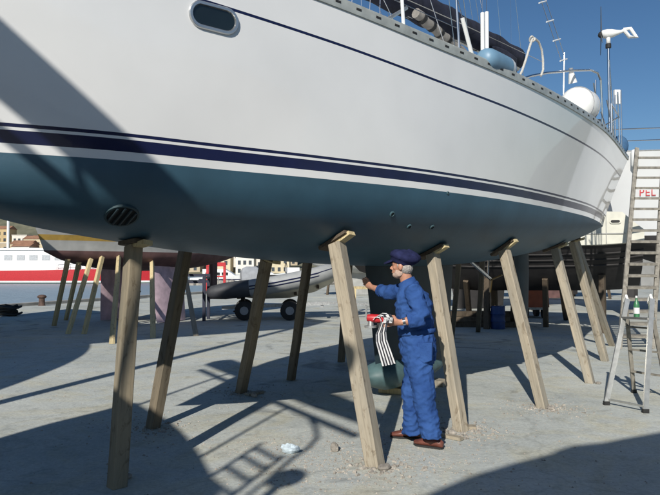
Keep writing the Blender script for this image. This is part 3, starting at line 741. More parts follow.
m = MB(); cw = j['el'].lerp(j['wl'], .84); d = (j['wl'] - j['el']).normalized(); m.tube([cw - d * .012, cw + d * .012], .036, 14); m.build('watch', STEEL, man, smooth=40)
# hair and stubble
h = MB()
h.ball(hc - FW * .034 - UP * .022, (.064, .0745, .066), 16, 12, HR)
for sg in (1, -1): h.ball(hc + FW * .022 + LT * sg * .062 + UP * .004, (.012, .012, .034), 8, 8, HR)
remeshed(h, 'hair', [HAIR], man, .006, 3, lambda p: .003 * noise.noise(p * 90))
h = MB(); h.ball(hc + FW * .040 - UP * .084, (.056, .0535, .036), 16, 10, HR); h.ball(hc + FW * .090 - UP * .049, (.010, .026, .007), 8, 6, HR)
for sg in (1, -1): h.ball(hc + FW * .020 + LT * sg * .046 - UP * .064, (.044, .0185, .040), 8, 8, HR)
remeshed(h, 'stubble', [mat('stubble', (.50, .36, .29), .9, var=.15, scale=60)], man, .007, 3)
# soft cap with full crown, tipped back, and a short peak
m = MB(); rings = []
cb = hc + UP * .052; TI = .36
def CP(f, l, u): return cb + FW * (f * math.cos(TI) - u * math.sin(TI) * 1) + LT * l + UP * (f * math.sin(TI) + u * math.cos(TI))
for z, rf, rl, fo in ((-.040, .098, .082, 0), (-.028, .103, .087, 0), (-.012, .106, .091, 0), (.000, .118, .104, -.006), (.022, .138, .121, -.014), (.048, .140, .122, -.018), (.070, .122, .106, -.018), (.085, .088, .078, -.016), (.093, .045, .04, -.012), (.095, .006, .006, -.01)):
    rings.append([CP(fo + rf * math.cos(a) * (1 + .035 * math.sin(5 * a + z * 40)), rl * math.sin(a) * (1 + .03 * math.sin(4 * a)), z + .005 * math.sin(7 * a + 1) * (z > 0) + .014 * math.cos(a + 2.6) * (z > .02)) for a in [2 * math.pi * i / 30 for i in range(30)]])
m.loft(rings); cap = m.build('cap', CAPF, man, smooth='all')
m = MB(); rings = []
for t in (0, .35, .7, 1):
    for_ = .090 + .062 * t; w = .076 * math.sqrt(max(0.02, 1 - (t * .9) ** 2.2))
    rings.append([CP(for_ - .35 * (k * w) ** 2 / .078, k * w, -.026 - .062 * t - .012 * k * k + e) for k, e in [(-1, 0), (-.5, 0), (0, 0), (.5, 0), (1, 0), (1, .007), (.5, .007), (0, .007), (-.5, .007), (-1, .007)]])
m.loft(rings); m.build('peak', CAPF, cap, smooth=50)
# shoes
def shoe(foot, yaw, lab):
    d = Matrix.Rotation(yaw, 3, 'Z') @ FW; l = Vector((-d.y, d.x, 0)); m = MB(); rings = []
    for x, w, h, z0 in ((-.125, .018, .045, .02), (-.118, .030, .065, .005), (-.09, .038, .085, .004), (-.04, .040, .098, .004), (.01, .042, .088, .004), (.06, .047, .068, .004), (.11, .046, .054, .004), (.145, .034, .042, .006), (.158, .012, .028, .012)):
        c = foot + d * (x - .01)
        rings.append([c + l * w * math.cos(a) * (1 if math.sin(a) < .2 else .82) + UP * (z0 + h * (.5 + .5 * math.sin(a)) ** .75) for a in [2 * math.pi * i / 14 for i in range(14)]])
    m.loft(rings); s = m.build('shoe', SHOE, man, smooth='all')
    m = MB(); m.loft([[foot + d * (x - .01) + l * w + UP * z for x, w in [(-.13, 0), (-.115, .034), (-.04, .040), (.06, .050), (.12, .046), (.158, .012), (.158, -.012), (.12, -.046), (.06, -.050), (-.04, -.040), (-.115, -.034)]] for z in (.001, .018)]); m.build('sole', BLK, s)
    m = MB()
    for q in (.02, .04, .06): m.beam(foot + d * (q - .01) + l * .022 + UP * (.098 - q * .35), foot + d * (q - .01) - l * .022 + UP * (.098 - q * .35), .006, .006)
    m.build('laces', STRB, s)
shoe(FOOTL, -.15, ''); shoe(FOOTR, .15, '')

# red power tool in his hand
tp = W(377, 318.5, -.29); tool = thing('power_tool', 'small red and grey power tool held in the man\'s lowered hand', 'power tool', tp)
ax = Vector((-1, .25, .06)).normalized(); ay = Vector((.25, 1, 0)).normalized()
m = MB(); m.tube([tp + ax * q for q in (-.07, -.06, .0, .05, .085, .09)], [.024, .034, .037, .036, .03, .015], 12); m.build('casing', RED, tool, smooth=45)
m = MB(); m.tube([tp + ax * -.14, tp + ax * -.065], [.022, .026], 12); m.build('handle', GPLA, tool, smooth=45)
m = MB(); q = tp + ax * .055; m.tube([q - UP * .02, q - UP * .065], [.022, .028], 12); m.tube([q - UP * .066, q - UP * .082], .055, 20); m.build('grinding_head', GALV, tool, smooth=45)
m = MB(); m.beam(tp + ax * -.02 - UP * .035, tp + ax * -.03 - UP * .09, .026, .04); m.build('trigger_grip', BLK, tool)
# striped cloth hanging from the hand
c0_ = W(381.5, 316, -.32); cloth = thing('striped_cloth', 'black and white striped cloth hanging from the man\'s hand', 'cloth', c0_)
path = [(376, 318), (379, 315), (383, 315.5), (385, 319), (383, 326), (381, 333), (381.5, 341), (384, 349), (386.5, 357), (389, 365)]
N_ = 9; m = MB(); rows = []
for i, (x, y) in enumerate(path):
    t = i / (len(path) - 1); p = W(x, y, -.325 - .01 * math.sin(i)); wd = .035 + .025 * t; sd = Vector((.93, .25, .16 if i > 4 else .5)).normalized()
    rows.append([p + sd * (k / N_ - .5) * wd * 2 + Vector((0, -.012 * math.sin(k * 1.6 + i * .5), 0)) for k in range(N_ + 1)])
for i in range(len(rows) - 1):
    for k in range(N_):
        m.mi = k % 2; A, B, C_, D = rows[i][k], rows[i][k + 1], rows[i + 1][k + 1], rows[i + 1][k]; e = Vector((0, .004, 0))
        m.add([A, B, C_, D, A + e, B + e, C_ + e, D + e], [(0, 1, 2, 3), (7, 6, 5, 4)])
m.build('fabric', [STRW, STRB], cloth, smooth=60)
m = MB(); m.mi = 0
rows = [[W(x + k, y, -.33 - .01 * (k % 2)) for k in (-5, -2, 1, 4)] for x, y in ((384, 314.5), (387, 314), (389, 317.5), (388, 323))]
for i in range(3):
    for k in range(3):
        m.mi = (i + k) % 2; m.add([rows[i][k], rows[i][k + 1], rows[i + 1][k + 1], rows[i + 1][k]], [(0, 1, 2, 3)])
m.build('fold', [STRW, STRB], cloth, smooth=60)

# ================================================================== LADDERS
def stepladder():
    fl, fr = gp(606.5, 405), gp(645.5, 413); mid = (fl + fr) / 2
    t = thing('stepladder', 'short aluminium stepladder with splayed legs standing open on the concrete', 'stepladder', mid)
    H = 1.17; back = Vector((.16, .92, 0)).normalized()
    tl = pY(627.5, 304, fl.y + .32); tr_ = pY(652, 304, fr.y + .32)
    for a, b in ((fl, tl), (fr, tr_)):
        MB().beam(a + UP * .03, b + UP * .06, .028, .055, side=(1, 0, 0)).build('front_rail', ALU, t)
        MB().beam(a + UP * .001, a + UP * .045, .045, .065, side=(1, 0, 0)).build('rubber_foot', BLK, t)
    for q in (.055,):
        MB().beam(fl.lerp(tl, q), fr.lerp(tr_, q), .03, .02).build('foot_bar', ALU, t)
    MB().beam(fl.lerp(tl, .86), fr.lerp(tr_, .86), .11, .025).build('step', ALU, t)
    rl, rr_ = gp(634, 393), gp(668, 399)
    for a, b in ((rl, tl), (rr_, tr_)):
        MB().beam(a + UP * .03, b + Vector((0, .05, .02)), .024, .045, side=(1, 0, 0)).build('rear_rail', OLDALU, t)
        MB().beam(a + UP * .001, a + UP * .045, .04, .055, side=(1, 0, 0)).build('rubber_foot', BLK, t)
    for q in (.25, .5, .75):
        MB().beam(rl.lerp(tl, q) + Vector((0, .05 * q, 0)), rr_.lerp(tr_, q) + Vector((0, .05 * q, 0)), .05, .02).build('rear_rung', OLDALU, t)
    for a in (tl, tr_):
        MB().tube([a - UP * .02, a + UP * .05, a + Vector((0, .03, .10)), a + Vector((0, .07, .06)), a + Vector((0, .08, 0))], .017, 8).build('hinge', WPLA, t, smooth=True)
stepladder()
# long boarding ladder leaning on the cream boat
la, lb = gp(619.5, 349), gp(652.5, 349); tl, tr_ = pY(637, 148, la.y + 1.75), pY(664, 148, la.y + 1.75)
t = thing('boarding_ladder', 'tall worn grey ladder with flat steps leaning up against the cream motor boat', 'ladder', (la + lb) / 2)
for a, b in ((la, tl), (lb, tr_)): MB().beam(a + UP * .002, b, .045, .085, side=(1, 0, 0)).build('rail', OLDALU, t)
nst = int((tl - la).length / .255)
for i in range(1, nst):
    q = i / nst; MB().box(la.lerp(tl, q).lerp(lb.lerp(tr_, q), .5), ((la.lerp(tl, q) - lb.lerp(tr_, q)).length - .045, .14, .05), Matrix.Rotation(.12, 3, 'X')).build('step', OLDALU, t)
BOTL = mat('green_plastic', (.05, .20, .09), .35, var=.1)
sp = None
for o in COL.objects:
    if o.name.startswith('step') and o.parent and o.parent.name.startswith('stepladder'): sp = wloc(o.parent) + sum((v.co for v in o.data.vertices), Vector()) / len(o.data.vertices)
bp0 = sp + Vector((-.01, 0, .014)); t = thing('bottle', 'green bottle with a white label standing on the step of the aluminium stepladder', 'bottle', bp0)
MB().tube([bp0 + UP * z for z in (0, .005, .14, .17, .20, .225)], [.03, .034, .034, .026, .012, .012], 14).build('body', BOTL, t, smooth=40)
MB().tube([bp0 + UP * z for z in (.04, .11)], .0350, 14).build('paper_label', STRW, t, smooth=40); MB().tube([bp0 + UP * z for z in (.226, .25)], .014, 10).build('cap', STRW, t)

# ================================================================== OTHER BOATS ASHORE
def boat(name, label, cat, origin, axis, L, B, zk, zwl, zs, mats, bands, keels, group=None, sheer=.3, over=.6, stern=.7, cabin=True, rudder=True, keelm=None):
    """bands: (height above the waterline, material index of the strip above it)"""
    H = gen_hull(origin, axis, L, B, zk, zwl, zs, over, stern, sheer)
    t = thing(name, label, cat, H.w(L / 2, 0, 0), group)
    lv = [(lambda k: zwl, bands[0][1])]
    for dz, mi in bands[1:]: lv.append((lambda k, dz=dz: zwl + dz, mi))
    last = bands[-1]
    for q in (.4, .75, 1): lv.append((lambda k, q=q, d=last[0]: zwl + d + q * (H.zs(k) - zwl - d), last[1]))
    hm_ = H.mesh(lv, ns=40, nb=10); bvh = BVHTree.FromPolygons(hm_.v, hm_.f)
    o = hm_.build('hull', mats, t, smooth='all'); weld(o); o.data.set_sharp_from_angle(angle=R(38))
    H.deckmesh(24).build('deck', WPLA, t, smooth='all')
    m = MB(); rings = [[H.w(u, s_ * v, z) for s_ in (1, -1) for v, z in ([(B / 2 * h, z0), (B / 2 * h + .05, z0 + .05)] if s_ > 0 else [(B / 2 * h + .05, z0 + .05), (B / 2 * h, z0)])] for u, h, z0 in [(k * (L), H.bd(k) / (B / 2) - .015, H.zs(k)) for k in (.02, .1, .2, .35, .5, .65, .8, .9, .995)]]
    for sg in (1, -1):
        m2 = MB(); m2.tube([H.w(H.top(k, H.zs(k))[0], sg * max(.01, H.bd(k) - .03), H.zs(k) + .02) for k in [i / 24 for i in range(25)]], .03, 6); m2.build('gunwale', ALU, t)
    if cabin:
        m = MB(); rings = []
        for q, hw, zt in ((.26, .22, .04), (.30, .32, .2), (.45, .5, .36), (.66, .56, .42), (.68, .55, .05)):
            z0 = H.zs(q) - .02; w = B / 2 * hw; rings.append([H.w(q * L, v, z0 + z) for v, z in ((-w - .1, 0), (-w, zt), (w, zt), (w + .1, 0))])
        m.loft(rings); m.build('cabin', WPLA, t, smooth=30)
    for (ua, ub, v, th, zb) in keels:
        m = MB(); rings = []
        zt = zk + .12 + (.28 if v else 0)
        for z, ka in ((zt, 0), (zb, .12)):
            a_, b_k = ua + ka * (ub - ua), ub - ka * .5 * (ub - ua)
            rings.append([H.w(a_ + (b_k - a_) * q, v * (1 + .12 * (zt - z)) + sg * th * (4 * q * (1 - q)) ** .6, z) for sg, ts in ((1, [0, .08, .25, .5, .8, 1]), (-1, [.8, .5, .25, .08])) for q in ts])
        m.loft(rings); m.build('keel', keelm or mats[0], t, smooth=50)
    if rudder:
        m = MB(); m.loft([[H.w(L * .87 + a_, v, z) for a_, v in ((0, 0), (.15, .04), (.5, 0), (.15, -.04))] for z in (.5, zwl - .05)]); m.build('rudder', mats[0], t)
    return H, t, bvh
def bprop(bvh, x, y, tx, ty, Yg, w, label, group, mt, short=0.):
    f = gp(x, y); r = ray(tx, ty).normalized(); h = bvh.ray_cast(CAMP, r)
    p = h[0] if h[0] is not None else bvh.find_nearest(pY(tx, ty, Yg))[0]
    n = h[1] if h[0] is not None else Vector((0, -.6, -.8))
    if n.z > 0: n = -n
    prop(f, p, w, label, group, mt, None, nrm=n)
def auto_props(H, bvh, L, ks, group, mt, w=.11, sides=(1, -1), who=''):
    for i, k in enumerate(ks):
        for sg in sides:
            u, v, z = H.bottom(k, math.pi / 2 * .62); p = H.w(u, v * sg, z); f = H.w(u, (v + .45) * sg, 0)
            prop(f, p, w, 'dark timber prop holding up ' + who, group, mt)

# twin keeled boat by the quay
cK = (-5.75, 19.4); axk = Vector((.42, .907)); bowp = Vector(cK) - axk * 4.3
Hk, tk, bk = boat('twin_keel_yacht', 'grey boat with ochre stripe, maroon bottom and pink twin keels near the quay', 'yacht', bowp, axk, 9.0, 3.2, 1.52, 2.05, 3.35,
    [MAROON, GREYA, OCHRE, WPLA], [(0, 1), (.26, 2), (.40, 1), (.6, 3)], [(3.6, 5.2, .88, .09, .02), (3.6, 5.2, -.88, .09, .02)], keelm=PINK, over=.75)
gk = 'pale timber props under the boat with pink keels'
for x, y, tx, ty, mt_, lab in ((54, 326, 68, 259, TIMBER2, 'pale yellow timber prop at the bow of the grey boat with pink keels'), (66, 320, 79, 262, TIMBER2, 'thin timber prop just behind the bow prop of the boat with pink keels'),
        (68, 334, 91, 259, TIMBER2, 'pale timber prop, middle one of the row at the bow with pink keels'), (84, 334, 102, 257, TIMBER2, 'timber prop leaning beside the left pink keel'),
        (153, 338, 152, 262, TIMBER2, 'slim timber prop standing against the right pink keel'), (196, 336, 183, 262, TIMBER, 'short timber prop leaning outward between right pink keel and blue frame')):
    bprop(bk, x, y, tx, ty, 17, .10, lab, gk, mt_)
bprop(bk, 112, 344, 119, 257, 16, .095, 'fresh yellow timber prop close beside the dark bow thruster prop', gk, TIMBER2)

# cream motor boat behind the stern
a1 = pY(640, 240, 14.9); axc = Vector((-.93, .36)).normalized()
def cw(u, v, z): p = Vector((a1.x, a1.y)) + axc * u + Vector((axc.y, -axc.x)) * v; return Vector((p.x, p.y, z))
cream = thing('motor_boat', 'cream motor boat with an oval hawse hole and dark bottom, behind the yacht stern', 'motor boat', cw(4, 1.5, 0))
if cw(0, 1, 0).y < cw(0, 0, 0).y: SGN = -1
else: SGN = 1
st = [(-.1, 1.5, 2.22, 2.50, 1.15), (.12, 1.52, 2.2, 2.68, 1.1), (.36, 1.53, 2.17, 2.92, 1.05), (.8, 1.54, 2.14, 2.95, 1.02), (2.2, 1.55, 2.12, 2.98, 1.0), (4, 1.5, 2.12, 3.0, .98), (6, 1.2, 2.2, 3.1, 1.1), (7.4, .6, 2.4, 3.2, 1.5), (8.2, .04, 2.7, 3.3, 2.3)]
m = MB(); rings = []
for u, hb, zc, zt, zk_ in st:
    rings.append([cw(u, SGN * (1.55 + v), z) for v, z in ((0, zk_), (-hb * .55, zk_ + (zc - zk_) * .42), (-hb * .92, zc), (-hb * .98, zc + .02), (-hb, zt), (hb, zt), (hb * .98, zc + .02), (hb * .92, zc), (hb * .55, zk_ + (zc - zk_) * .42))])
m.loft(rings)
ho = m.build('hull', [CREAM, DARKA], cream, smooth=25)
for p in ho.data.polygons:
    c_ = sum((ho.data.vertices[i].co for i in p.vertices), Vector()) / len(p.vertices)
    vs_ = [ho.data.vertices[i].co.z for i in p.vertices]
    if len(p.vertices) == 4 and min(vs_) < 2.05 and c_.z < 2.1: p.material_index = 1
m = MB(); q0 = cw(.52, SGN * (1.55 - 1.537), 2.70); dd = axc.to_3d(); oo = [(a, b) for a, b in stadium(.075, .05)]
ny = Vector((axc.y, -axc.x, 0)) * -SGN
m.loft([[q0 + dd * x + UP * y + ny * d_ for x, y in oo] for d_ in (-.02, .018)]); m.build('hawse_rim', CREAM, cream); m = MB(); m.add([q0 + dd * x * .8 + UP * y * .7 + ny * .0195 for x, y in oo], [tuple(range(22))]); m.build('hawse_hole', BLK, cream)
for z in (2.42,): MB().beam(cw(.3, SGN * .014, z), cw(4, SGN * .028, z), .02, .02).build('rubbing_strip', GREYA, cream)
MB().beam(cw(.72, SGN * .006, 2.2), cw(.72, SGN * .006, 2.88), .012, .012).build('panel_joint', GREYA, cream)
for q in (.28, .5, .72):
    m = MB(); m.tube([cw(u, SGN * (1.55 - hb * (.55 + .37 * q)), zk_ + (zc - zk_) * (.42 + .58 * q) - .01) for u, hb, zc, zt, zk_ in st[:-1]], .022, 6); m.build('spray_rail', DARKA, cream)
ho.data.polygons[len(ho.data.polygons) - 2].material_index = 1
bvc = BVHTree.FromPolygons([v + wloc(cream) for v in [q.co for q in ho.data.vertices]], [tuple(p.vertices) for p in ho.data.polygons])
for i, (u, v) in enumerate(((.8, .75), (3.6, .7), (6.0, .6), (.9, -.75), (3.6, -.7))):
    p = bvc.ray_cast(cw(u, SGN * (1.55 - v), 0), UP)[0]
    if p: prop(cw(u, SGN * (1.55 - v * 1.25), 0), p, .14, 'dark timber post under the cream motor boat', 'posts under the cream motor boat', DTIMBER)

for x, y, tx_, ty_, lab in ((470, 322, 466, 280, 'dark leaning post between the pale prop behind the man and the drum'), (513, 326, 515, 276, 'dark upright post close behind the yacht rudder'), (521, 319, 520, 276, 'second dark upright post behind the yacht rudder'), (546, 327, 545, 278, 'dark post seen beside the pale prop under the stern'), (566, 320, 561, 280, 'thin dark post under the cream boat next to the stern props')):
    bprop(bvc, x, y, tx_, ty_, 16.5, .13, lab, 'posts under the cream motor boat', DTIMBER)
# big white boat with red lettering
Hw, tw, bw_ = boat('white_boat', 'tall white boat with red lettering and a tubular rail, behind the boarding ladder', 'boat', (22.5, 20.8), (-1, .06), 14.0, 4.2, 1.15, 2.62, 5.2,
    [DARKA, mat('weathered_white', (.60, .605, .60), .45, var=.05, scale=.8)], [(0, 1)], [(4.5, 9, 0, .14, .02)], sheer=.5, over=.9, stern=.85)
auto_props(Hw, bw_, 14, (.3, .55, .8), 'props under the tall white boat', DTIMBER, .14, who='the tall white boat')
tx = bpy.data.curves.new('lettering', 'FONT'); tx.body = 'PEL'; tx.size = .31; tx.extrude = .004; tx.space_character = 1.08
to = bpy.data.objects.new('tmp', tx); COL.objects.link(to); dg = bpy.context.evaluated_depsgraph_get(); me = bpy.data.meshes.new_from_object(to.evaluated_get(dg)); bpy.data.objects.remove(to)
q = pY(638.5, 196, 18.5); h = bw_.ray_cast(CAMP, (q - CAMP).normalized()); q2 = bw_.ray_cast(CAMP, ray(657, 196).normalized())
me.materials.append(RED); lo = bpy.data.objects.new('lettering', me); COL.objects.link(lo); lo.parent = tw
dirx = (q2[0] - h[0]).normalized(); lo.rotation_euler = (R(90), 0, math.atan2(dirx.y, dirx.x)); lo.location = h[0] - wloc(tw) + Vector((0, -.03, 0))
m = MB(); pts = [Hw.w(u, 2.0 * SGNW, 5.85) for u in (4, 6, 8, 10, 12, 13.6)] if False else None
sgw = 1 if Hw.w(5, 1, 0).y < Hw.w(5, -1, 0).y else -1
ks = (.1, .25, .4, .55, .7, .85, .97)
for dz in (.35, .72): MB().tube([Hw.w(k * 14, sgw * (Hw.bd(k) - .06), Hw.zs(k) + dz) for k in ks], .018, 6).build('rail', STEEL, tw, smooth=True)
for k in ks: MB().tube([Hw.w(k * 14, sgw * (Hw.bd(k) - .06), Hw.zs(k)), Hw.w(k * 14, sgw * (Hw.bd(k) - .06), Hw.zs(k) + .72)], .016, 6).build('rail_post', STEEL, tw)
m = MB(); fz = bw_.ray_cast(CAMP, ray(633, 159).normalized())[0] + Vector((0, -.13, 0)); m.tube([fz + UP * q for q in (.28, .26, .22, -.22, -.26, -.28)], [.03, .08, .11, .11, .08, .03], 14)
tag(m.build('fender', WPLA, None, smooth=50, loc=tuple(fz)), 'white fender hanging at the rail of the tall white boat', 'fender')

# dark bottomed yachts further back
Hd, td, bdv = boat('old_yacht', 'dark bottomed yacht on props, seen beneath the propped yacht beyond its keel', 'yacht', (1.2, 24.0), (.95, .3), 10.5, 3.3, 1.45, 2.3, 3.5, [DARKA, NAVY], [(0, 1)], [(3.6, 6.2, 0, .14, .02)])
auto_props(Hd, bdv, 10.5, (.2, .4, .6, .8), 'props under the dark yacht', DTIMBER, .13, who='the dark bottomed yacht')
He, te, bev = boat('blue_boat', 'maroon bottomed boat on shore far behind, beyond the dark yacht', 'yacht', (6.5, 33.0), (.97, .2), 10, 3.2, 1.5, 2.3, 3.7, [MAROON, GREYA], [(0, 1)], [(3.6, 6.4, 0, .14, .02)])
auto_props(He, bev, 10, (.25, .55, .8), 'props under the far maroon boat', DTIMBER, .12, who='the far maroon boat')
Hf, tf, bfv = boat('cabin_boat', 'white boat with a grey bottom standing far behind the inflatable', 'boat', (-2.0, 36.0), (.9, .42), 9, 3.0, 1.3, 2.1, 3.6, [GREYA, WPLA], [(0, 1)], [(3.2, 5.6, 0, .12, .02)])
auto_props(Hf, bfv, 9, (.25, .55, .8), 'props under the far white boat', DTIMBER, .12, who='the far white boat')
# store shed behind
m = MB(); sh = thing('shed', 'long low grey shed with a dark doorway at the back of the yard', 'shed', (26, 62, 0))
m.box((26, 62, 2.2), (50, 8, 4.4)); m.build('wall', mat('shed_wall', (.25, .25, .24), .8, var=.15, scale=.6), sh)
MB().box((26, 62, 4.6), (51, 9, .35)).build('roof', mat('shed_roof', (.16, .15, .14), .8), sh)
for i in range(7): MB().box((5 + i * 7, 57.98, 1.6), (4.2, .1, 3.2)).build('door', mat('shed_door', (.05, .055, .06), .7), sh)

# ------------------------------------------------------------------ boats behind the photographer (they throw the shadows in front)
Hp, tp_, bp_ = boat('neighbour_yacht', 'white yacht with folded swim ladder standing behind the photographer, to the left', 'yacht', (-4.12, 1.9), (.09, -1), 10.0, 3.5, 1.6, 2.3, 3.15, [DARKA, WPLA], [(0, 1)], [(3.5, 6, 0, .13, .02)], sheer=.4)
auto_props(Hp, bp_, 10, (.3, .55, .8), 'props under the yacht behind the photographer', TIMBER, .12, who='the yacht with the folded swim ladder')
S3 = lambda x, y, z: gp(x, y) + Vector((-SH.x * z, -SH.y * z, z))
A1, B1, A0, B0 = S3(262, 443, 4.35), S3(285, 455, 4.35), S3(222, 475, 3.72), S3(235, 495, 3.72)
A0 = Vector((A1.x, A1.y, 3.1)); B0 = Vector((B1.x, B1.y, 3.1))
for a, b in ((A0, A1), (B0, B1)): MB().tube([a, b], .024, 8).build('swim_ladder_rail', STEEL, tp_)
for z in (3.74, 3.92, 4.10, 4.26): MB().tube([Vector((A1.x, A1.y, z)), Vector((B1.x, B1.y, z))], .026, 8).build('swim_ladder_rung', STEEL, tp_)
hz = 4.55; pts = [S3(286, 408, hz), S3(298, 410.5, hz), S3(309, 417, hz), S3(316, 428, hz), S3(317, 438, hz), S3(308, 448, hz), S3(294, 457, hz), S3(272, 476, hz)]
m = MB(); m.tube(pts, .026, 8)
for p in (pts[0], pts[-1]): m.tube([p, Vector((p.x, p.y, 3.2))], .022, 8)
m.build('stern_rail', STEEL, tp_)
m = MB(); c = S3(287, 478, 3.75); m.ball(c, (.14, .10, .13), 14, 8); m.tube([c, c - UP * .55], .04, 8); m.build('stowed_buoy', ORANGE, tp_)
bc = Vector((-3.36, .02, 5.46)); bdv_ = Vector((.5, -.866, 0))
MB().tube([bc - bdv_ * 2.6, bc - bdv_ * 2.5, bc + bdv_ * 1.2, bc + bdv_ * 2.3], [.1, .2, .2, .16], 14).build('shadow_boom', NFAB, tp_, smooth=True)  # unseen boom added to throw the broad shadow band on the hull
MB().tube([bc - bdv_ * 2.4 - UP * .44, bc + bdv_ * 2.2 - UP * .44], .045, 8).build('shadow_pole', ALU, tp_)  # thin pole added for the narrower shadow band
for q in (-1.6, .35): p = bc + bdv_ * q; MB().tube([Vector((p.x, p.y, 3.2)), Vector((p.x, p.y, 5.3))], .03, 8).build('boom_crutch', STEEL, tp_)
Hr, tr2, br_ = boat('tall_yacht', 'tall white yacht standing right behind the photographer', 'yacht', (-1.95, -2.95), (.968, .25), 12.0, 3.7, 1.75, 2.5, 4.2, [DARKA, WPLA], [(0, 1)], [(4.2, 7, 0, .14, .02)], sheer=.2)
auto_props(Hr, br_, 12, (.3, .55, .8), 'props under the tall yacht behind the photographer', TIMBER, .12, who='the tall white yacht behind the photographer')
c = S3(583, 442.5, 4.9); m = MB(); m.loft([[Vector((c.x + x * k_, c.y - .18 + y * k_, z)) for x, y in ((-.42, -.4), (.42, -.3), (.36, .35), (-.4, .1))] for z, k_ in ((4.1, 1.1), (4.6, 1), (4.8, .75), (4.92, .4))]); m.build('shadow_hood', NFAB, tr2, smooth=50)  # unseen hood added to give the ground shadow edge its bump
Hm, tm2, bm_ = boat('quayside_yacht', 'white yacht standing near the quay out of view to the left', 'yacht', (-12.2, 18.6), (.45, -.893), 9.6, 3.3, 1.5, 2.2, 3.7, [DARKA, WPLA], [(0, 1)], [(3.4, 5.8, 0, .13, .02)], sheer=.3)
auto_props(Hm, bm_, 9.6, (.3, .55, .8), 'props under the quayside yacht', TIMBER, .12, who='the quayside yacht')
Hl, tl2, bl_ = boat('side_yacht', 'dark bottomed yacht standing out of view beyond the bow', 'yacht', (-7.65, 8.6), (-.02, -1), 9.0, 3.3, 1.5, 2.2, 3.5, [DARKA, WPLA], [(0, 1)], [(3.4, 5.8, 0, .13, .02)], sheer=.3)
auto_props(Hl, bl_, 9.6, (.3, .55, .8), 'props under the yacht beyond the bow', TIMBER, .12, who='the yacht beyond the bow')

# unseen boat hoist added off to the left: its leg throws the long thin shadow, its girder shades the trailer
hb = Vector((-5.3, 3.3, 0)); hd = Vector((.77, .64, 0)).normalized(); hn_ = Vector((-hd.y, hd.x, 0))
HOI = mat('hoist_blue', (.03, .10, .28), .5, var=.12)
t = thing('shade_hoist', 'tall blue wheeled boat hoist added out of view beyond the bow to cast shade', 'boat hoist', hb)
ga = hb - hd * 7.0 + hn_ * 1.3 + UP * 9.2; gb = hb + hd * .5 + hn_ * 1.3 + UP * 9.2
MB().beam(ga, gb, 2.6, 1.4).build('girder', HOI, t)
for q in (0, -6.0):
    p = hb + hd * q; MB().beam(p + UP * .55, p + UP * 8.6, .16, .16).build('leg', HOI, t); wh = MB().tube([p - hn_ * .16 + UP * .45, p + hn_ * .16 + UP * .45], .45, 20).build('wheel', BLK, t, smooth=40)
    MB().tube([p - hn_ * .18 + UP * .45, p + hn_ * .18 + UP * .45], .2, 14).build('rim', GALV, wh)

# ================================================================== INFLATABLE ON ITS TRAILER
YR = 19.3
def rp_(x, y, dy=0.): return pY(x, y, YR + dy)
base = rp_(270, 322); base.z = 0
rib = thing('inflatable_boat', 'grey rigid inflatable boat with dark stripes and a covered outboard on a trailer', 'inflatable boat', base)
npts = [(207, 293), (212, 292.5), (225, 291), (250, 288), (275, 284.5), (300, 279.5), (318, 275), (332, 270.5), (341, 267)]
rad = [.10, .20, .25, .255, .26, .26, .25, .235, .21]
m = MB(); bow = [rp_(x, y, dy) for (x, y), dy in zip(npts, (0, 0, 0, 0, 0, .02, .12, .34, .7))]
far = [p + Vector((.0, 2 * (.95 - (p.y - YR)), 0)) for p in bow[::-1]]
allp = bow + [bow[-1] + Vector((.10, .25, .03))] + far
m.tube(allp, rad + [.205] + rad[::-1], 16)
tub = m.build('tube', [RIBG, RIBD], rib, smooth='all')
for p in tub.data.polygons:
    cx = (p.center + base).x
    if cx < rp_(243, 290).x: p.material_index = 1  # stern end darker: charcoal tone with the shade put into the colour
for off, r in ((.06, .022), (-.03, .018)):
    pts = [p + Vector((0, -math.sqrt(max(.0001, rr * rr - off * off)) if i < 7 else -math.sqrt(max(.0001, rr * rr - off * off)) * .85, off)) for i, (p, rr) in enumerate(list(zip(bow, rad))[3:8])]
    MB().tube(pts, r, 6).build('stripe', NAVY, rib)
m = MB(); rings = []
for x, zt, zb, w in ((232, 1.0, .72, .62), (260, .98, .62, .64), (290, 1.05, .66, .6), (315, 1.2, .85, .45), (332, 1.35, 1.12, .25), (340, 1.45, 1.38, .06)):
    c = rp_(x, 290, .95); rings.append([Vector((c.x, c.y + v, z)) for v, z in ((-w, zt), (-w * .75, zt - (zt - zb) * .55), (0, zb), (w * .75, zt - (zt - zb) * .55), (w, zt))])
m.loft(rings); m.build('hull', mat('rib_hull', (.55, .52, .42), .5, var=.06), rib, smooth=30)
m = MB(); c = rp_(252, 275, .95); m.loft([[c + Vector((x * k, y * k, z)) for x, y in ((-.3, -.2), (.22, -.2), (.28, 0), (.22, .2), (-.3, .2), (-.38, 0))] for z, k in ((-.45, .8), (-.2, .95), (.05, 1), (.2, .85), (.27, .5))]); m.build('outboard_cover', COVER, rib, smooth=50)
m = MB(); c = rp_(243, 300, .95); m.box(c + Vector((0, 0, .05)), (.12, .16, .7)); m.ball(c + Vector((-.02, 0, -.36)), (.3, .05, .06)); m.build('outboard_leg', BLK, rib)
m = MB(); c = rp_(293, 277, .95); m.box(c + Vector((0, 0, .0)), (.5, .6, .6), None, .85); m.build('console', WPLA, rib)
m = MB(); c = rp_(286, 268, .7); ring_ = [c + Vector((.02 * math.cos(a), .16 * math.cos(a), .16 * math.sin(a))) for a in [2 * math.pi * i / 14 for i in range(14)]]; m.tube(ring_, .014, 6, loop=True); m.build('steering_wheel', BLK, rib)
m = MB(); c = rp_(273, 279, .95); m.box(c, (.4, .7, .25)); m.build('seat', BLK, rib)
tr = thing('boat_trailer', 'galvanised boat trailer with black wheels under the inflatable boat', 'trailer', base + Vector((0, .95, 0)))
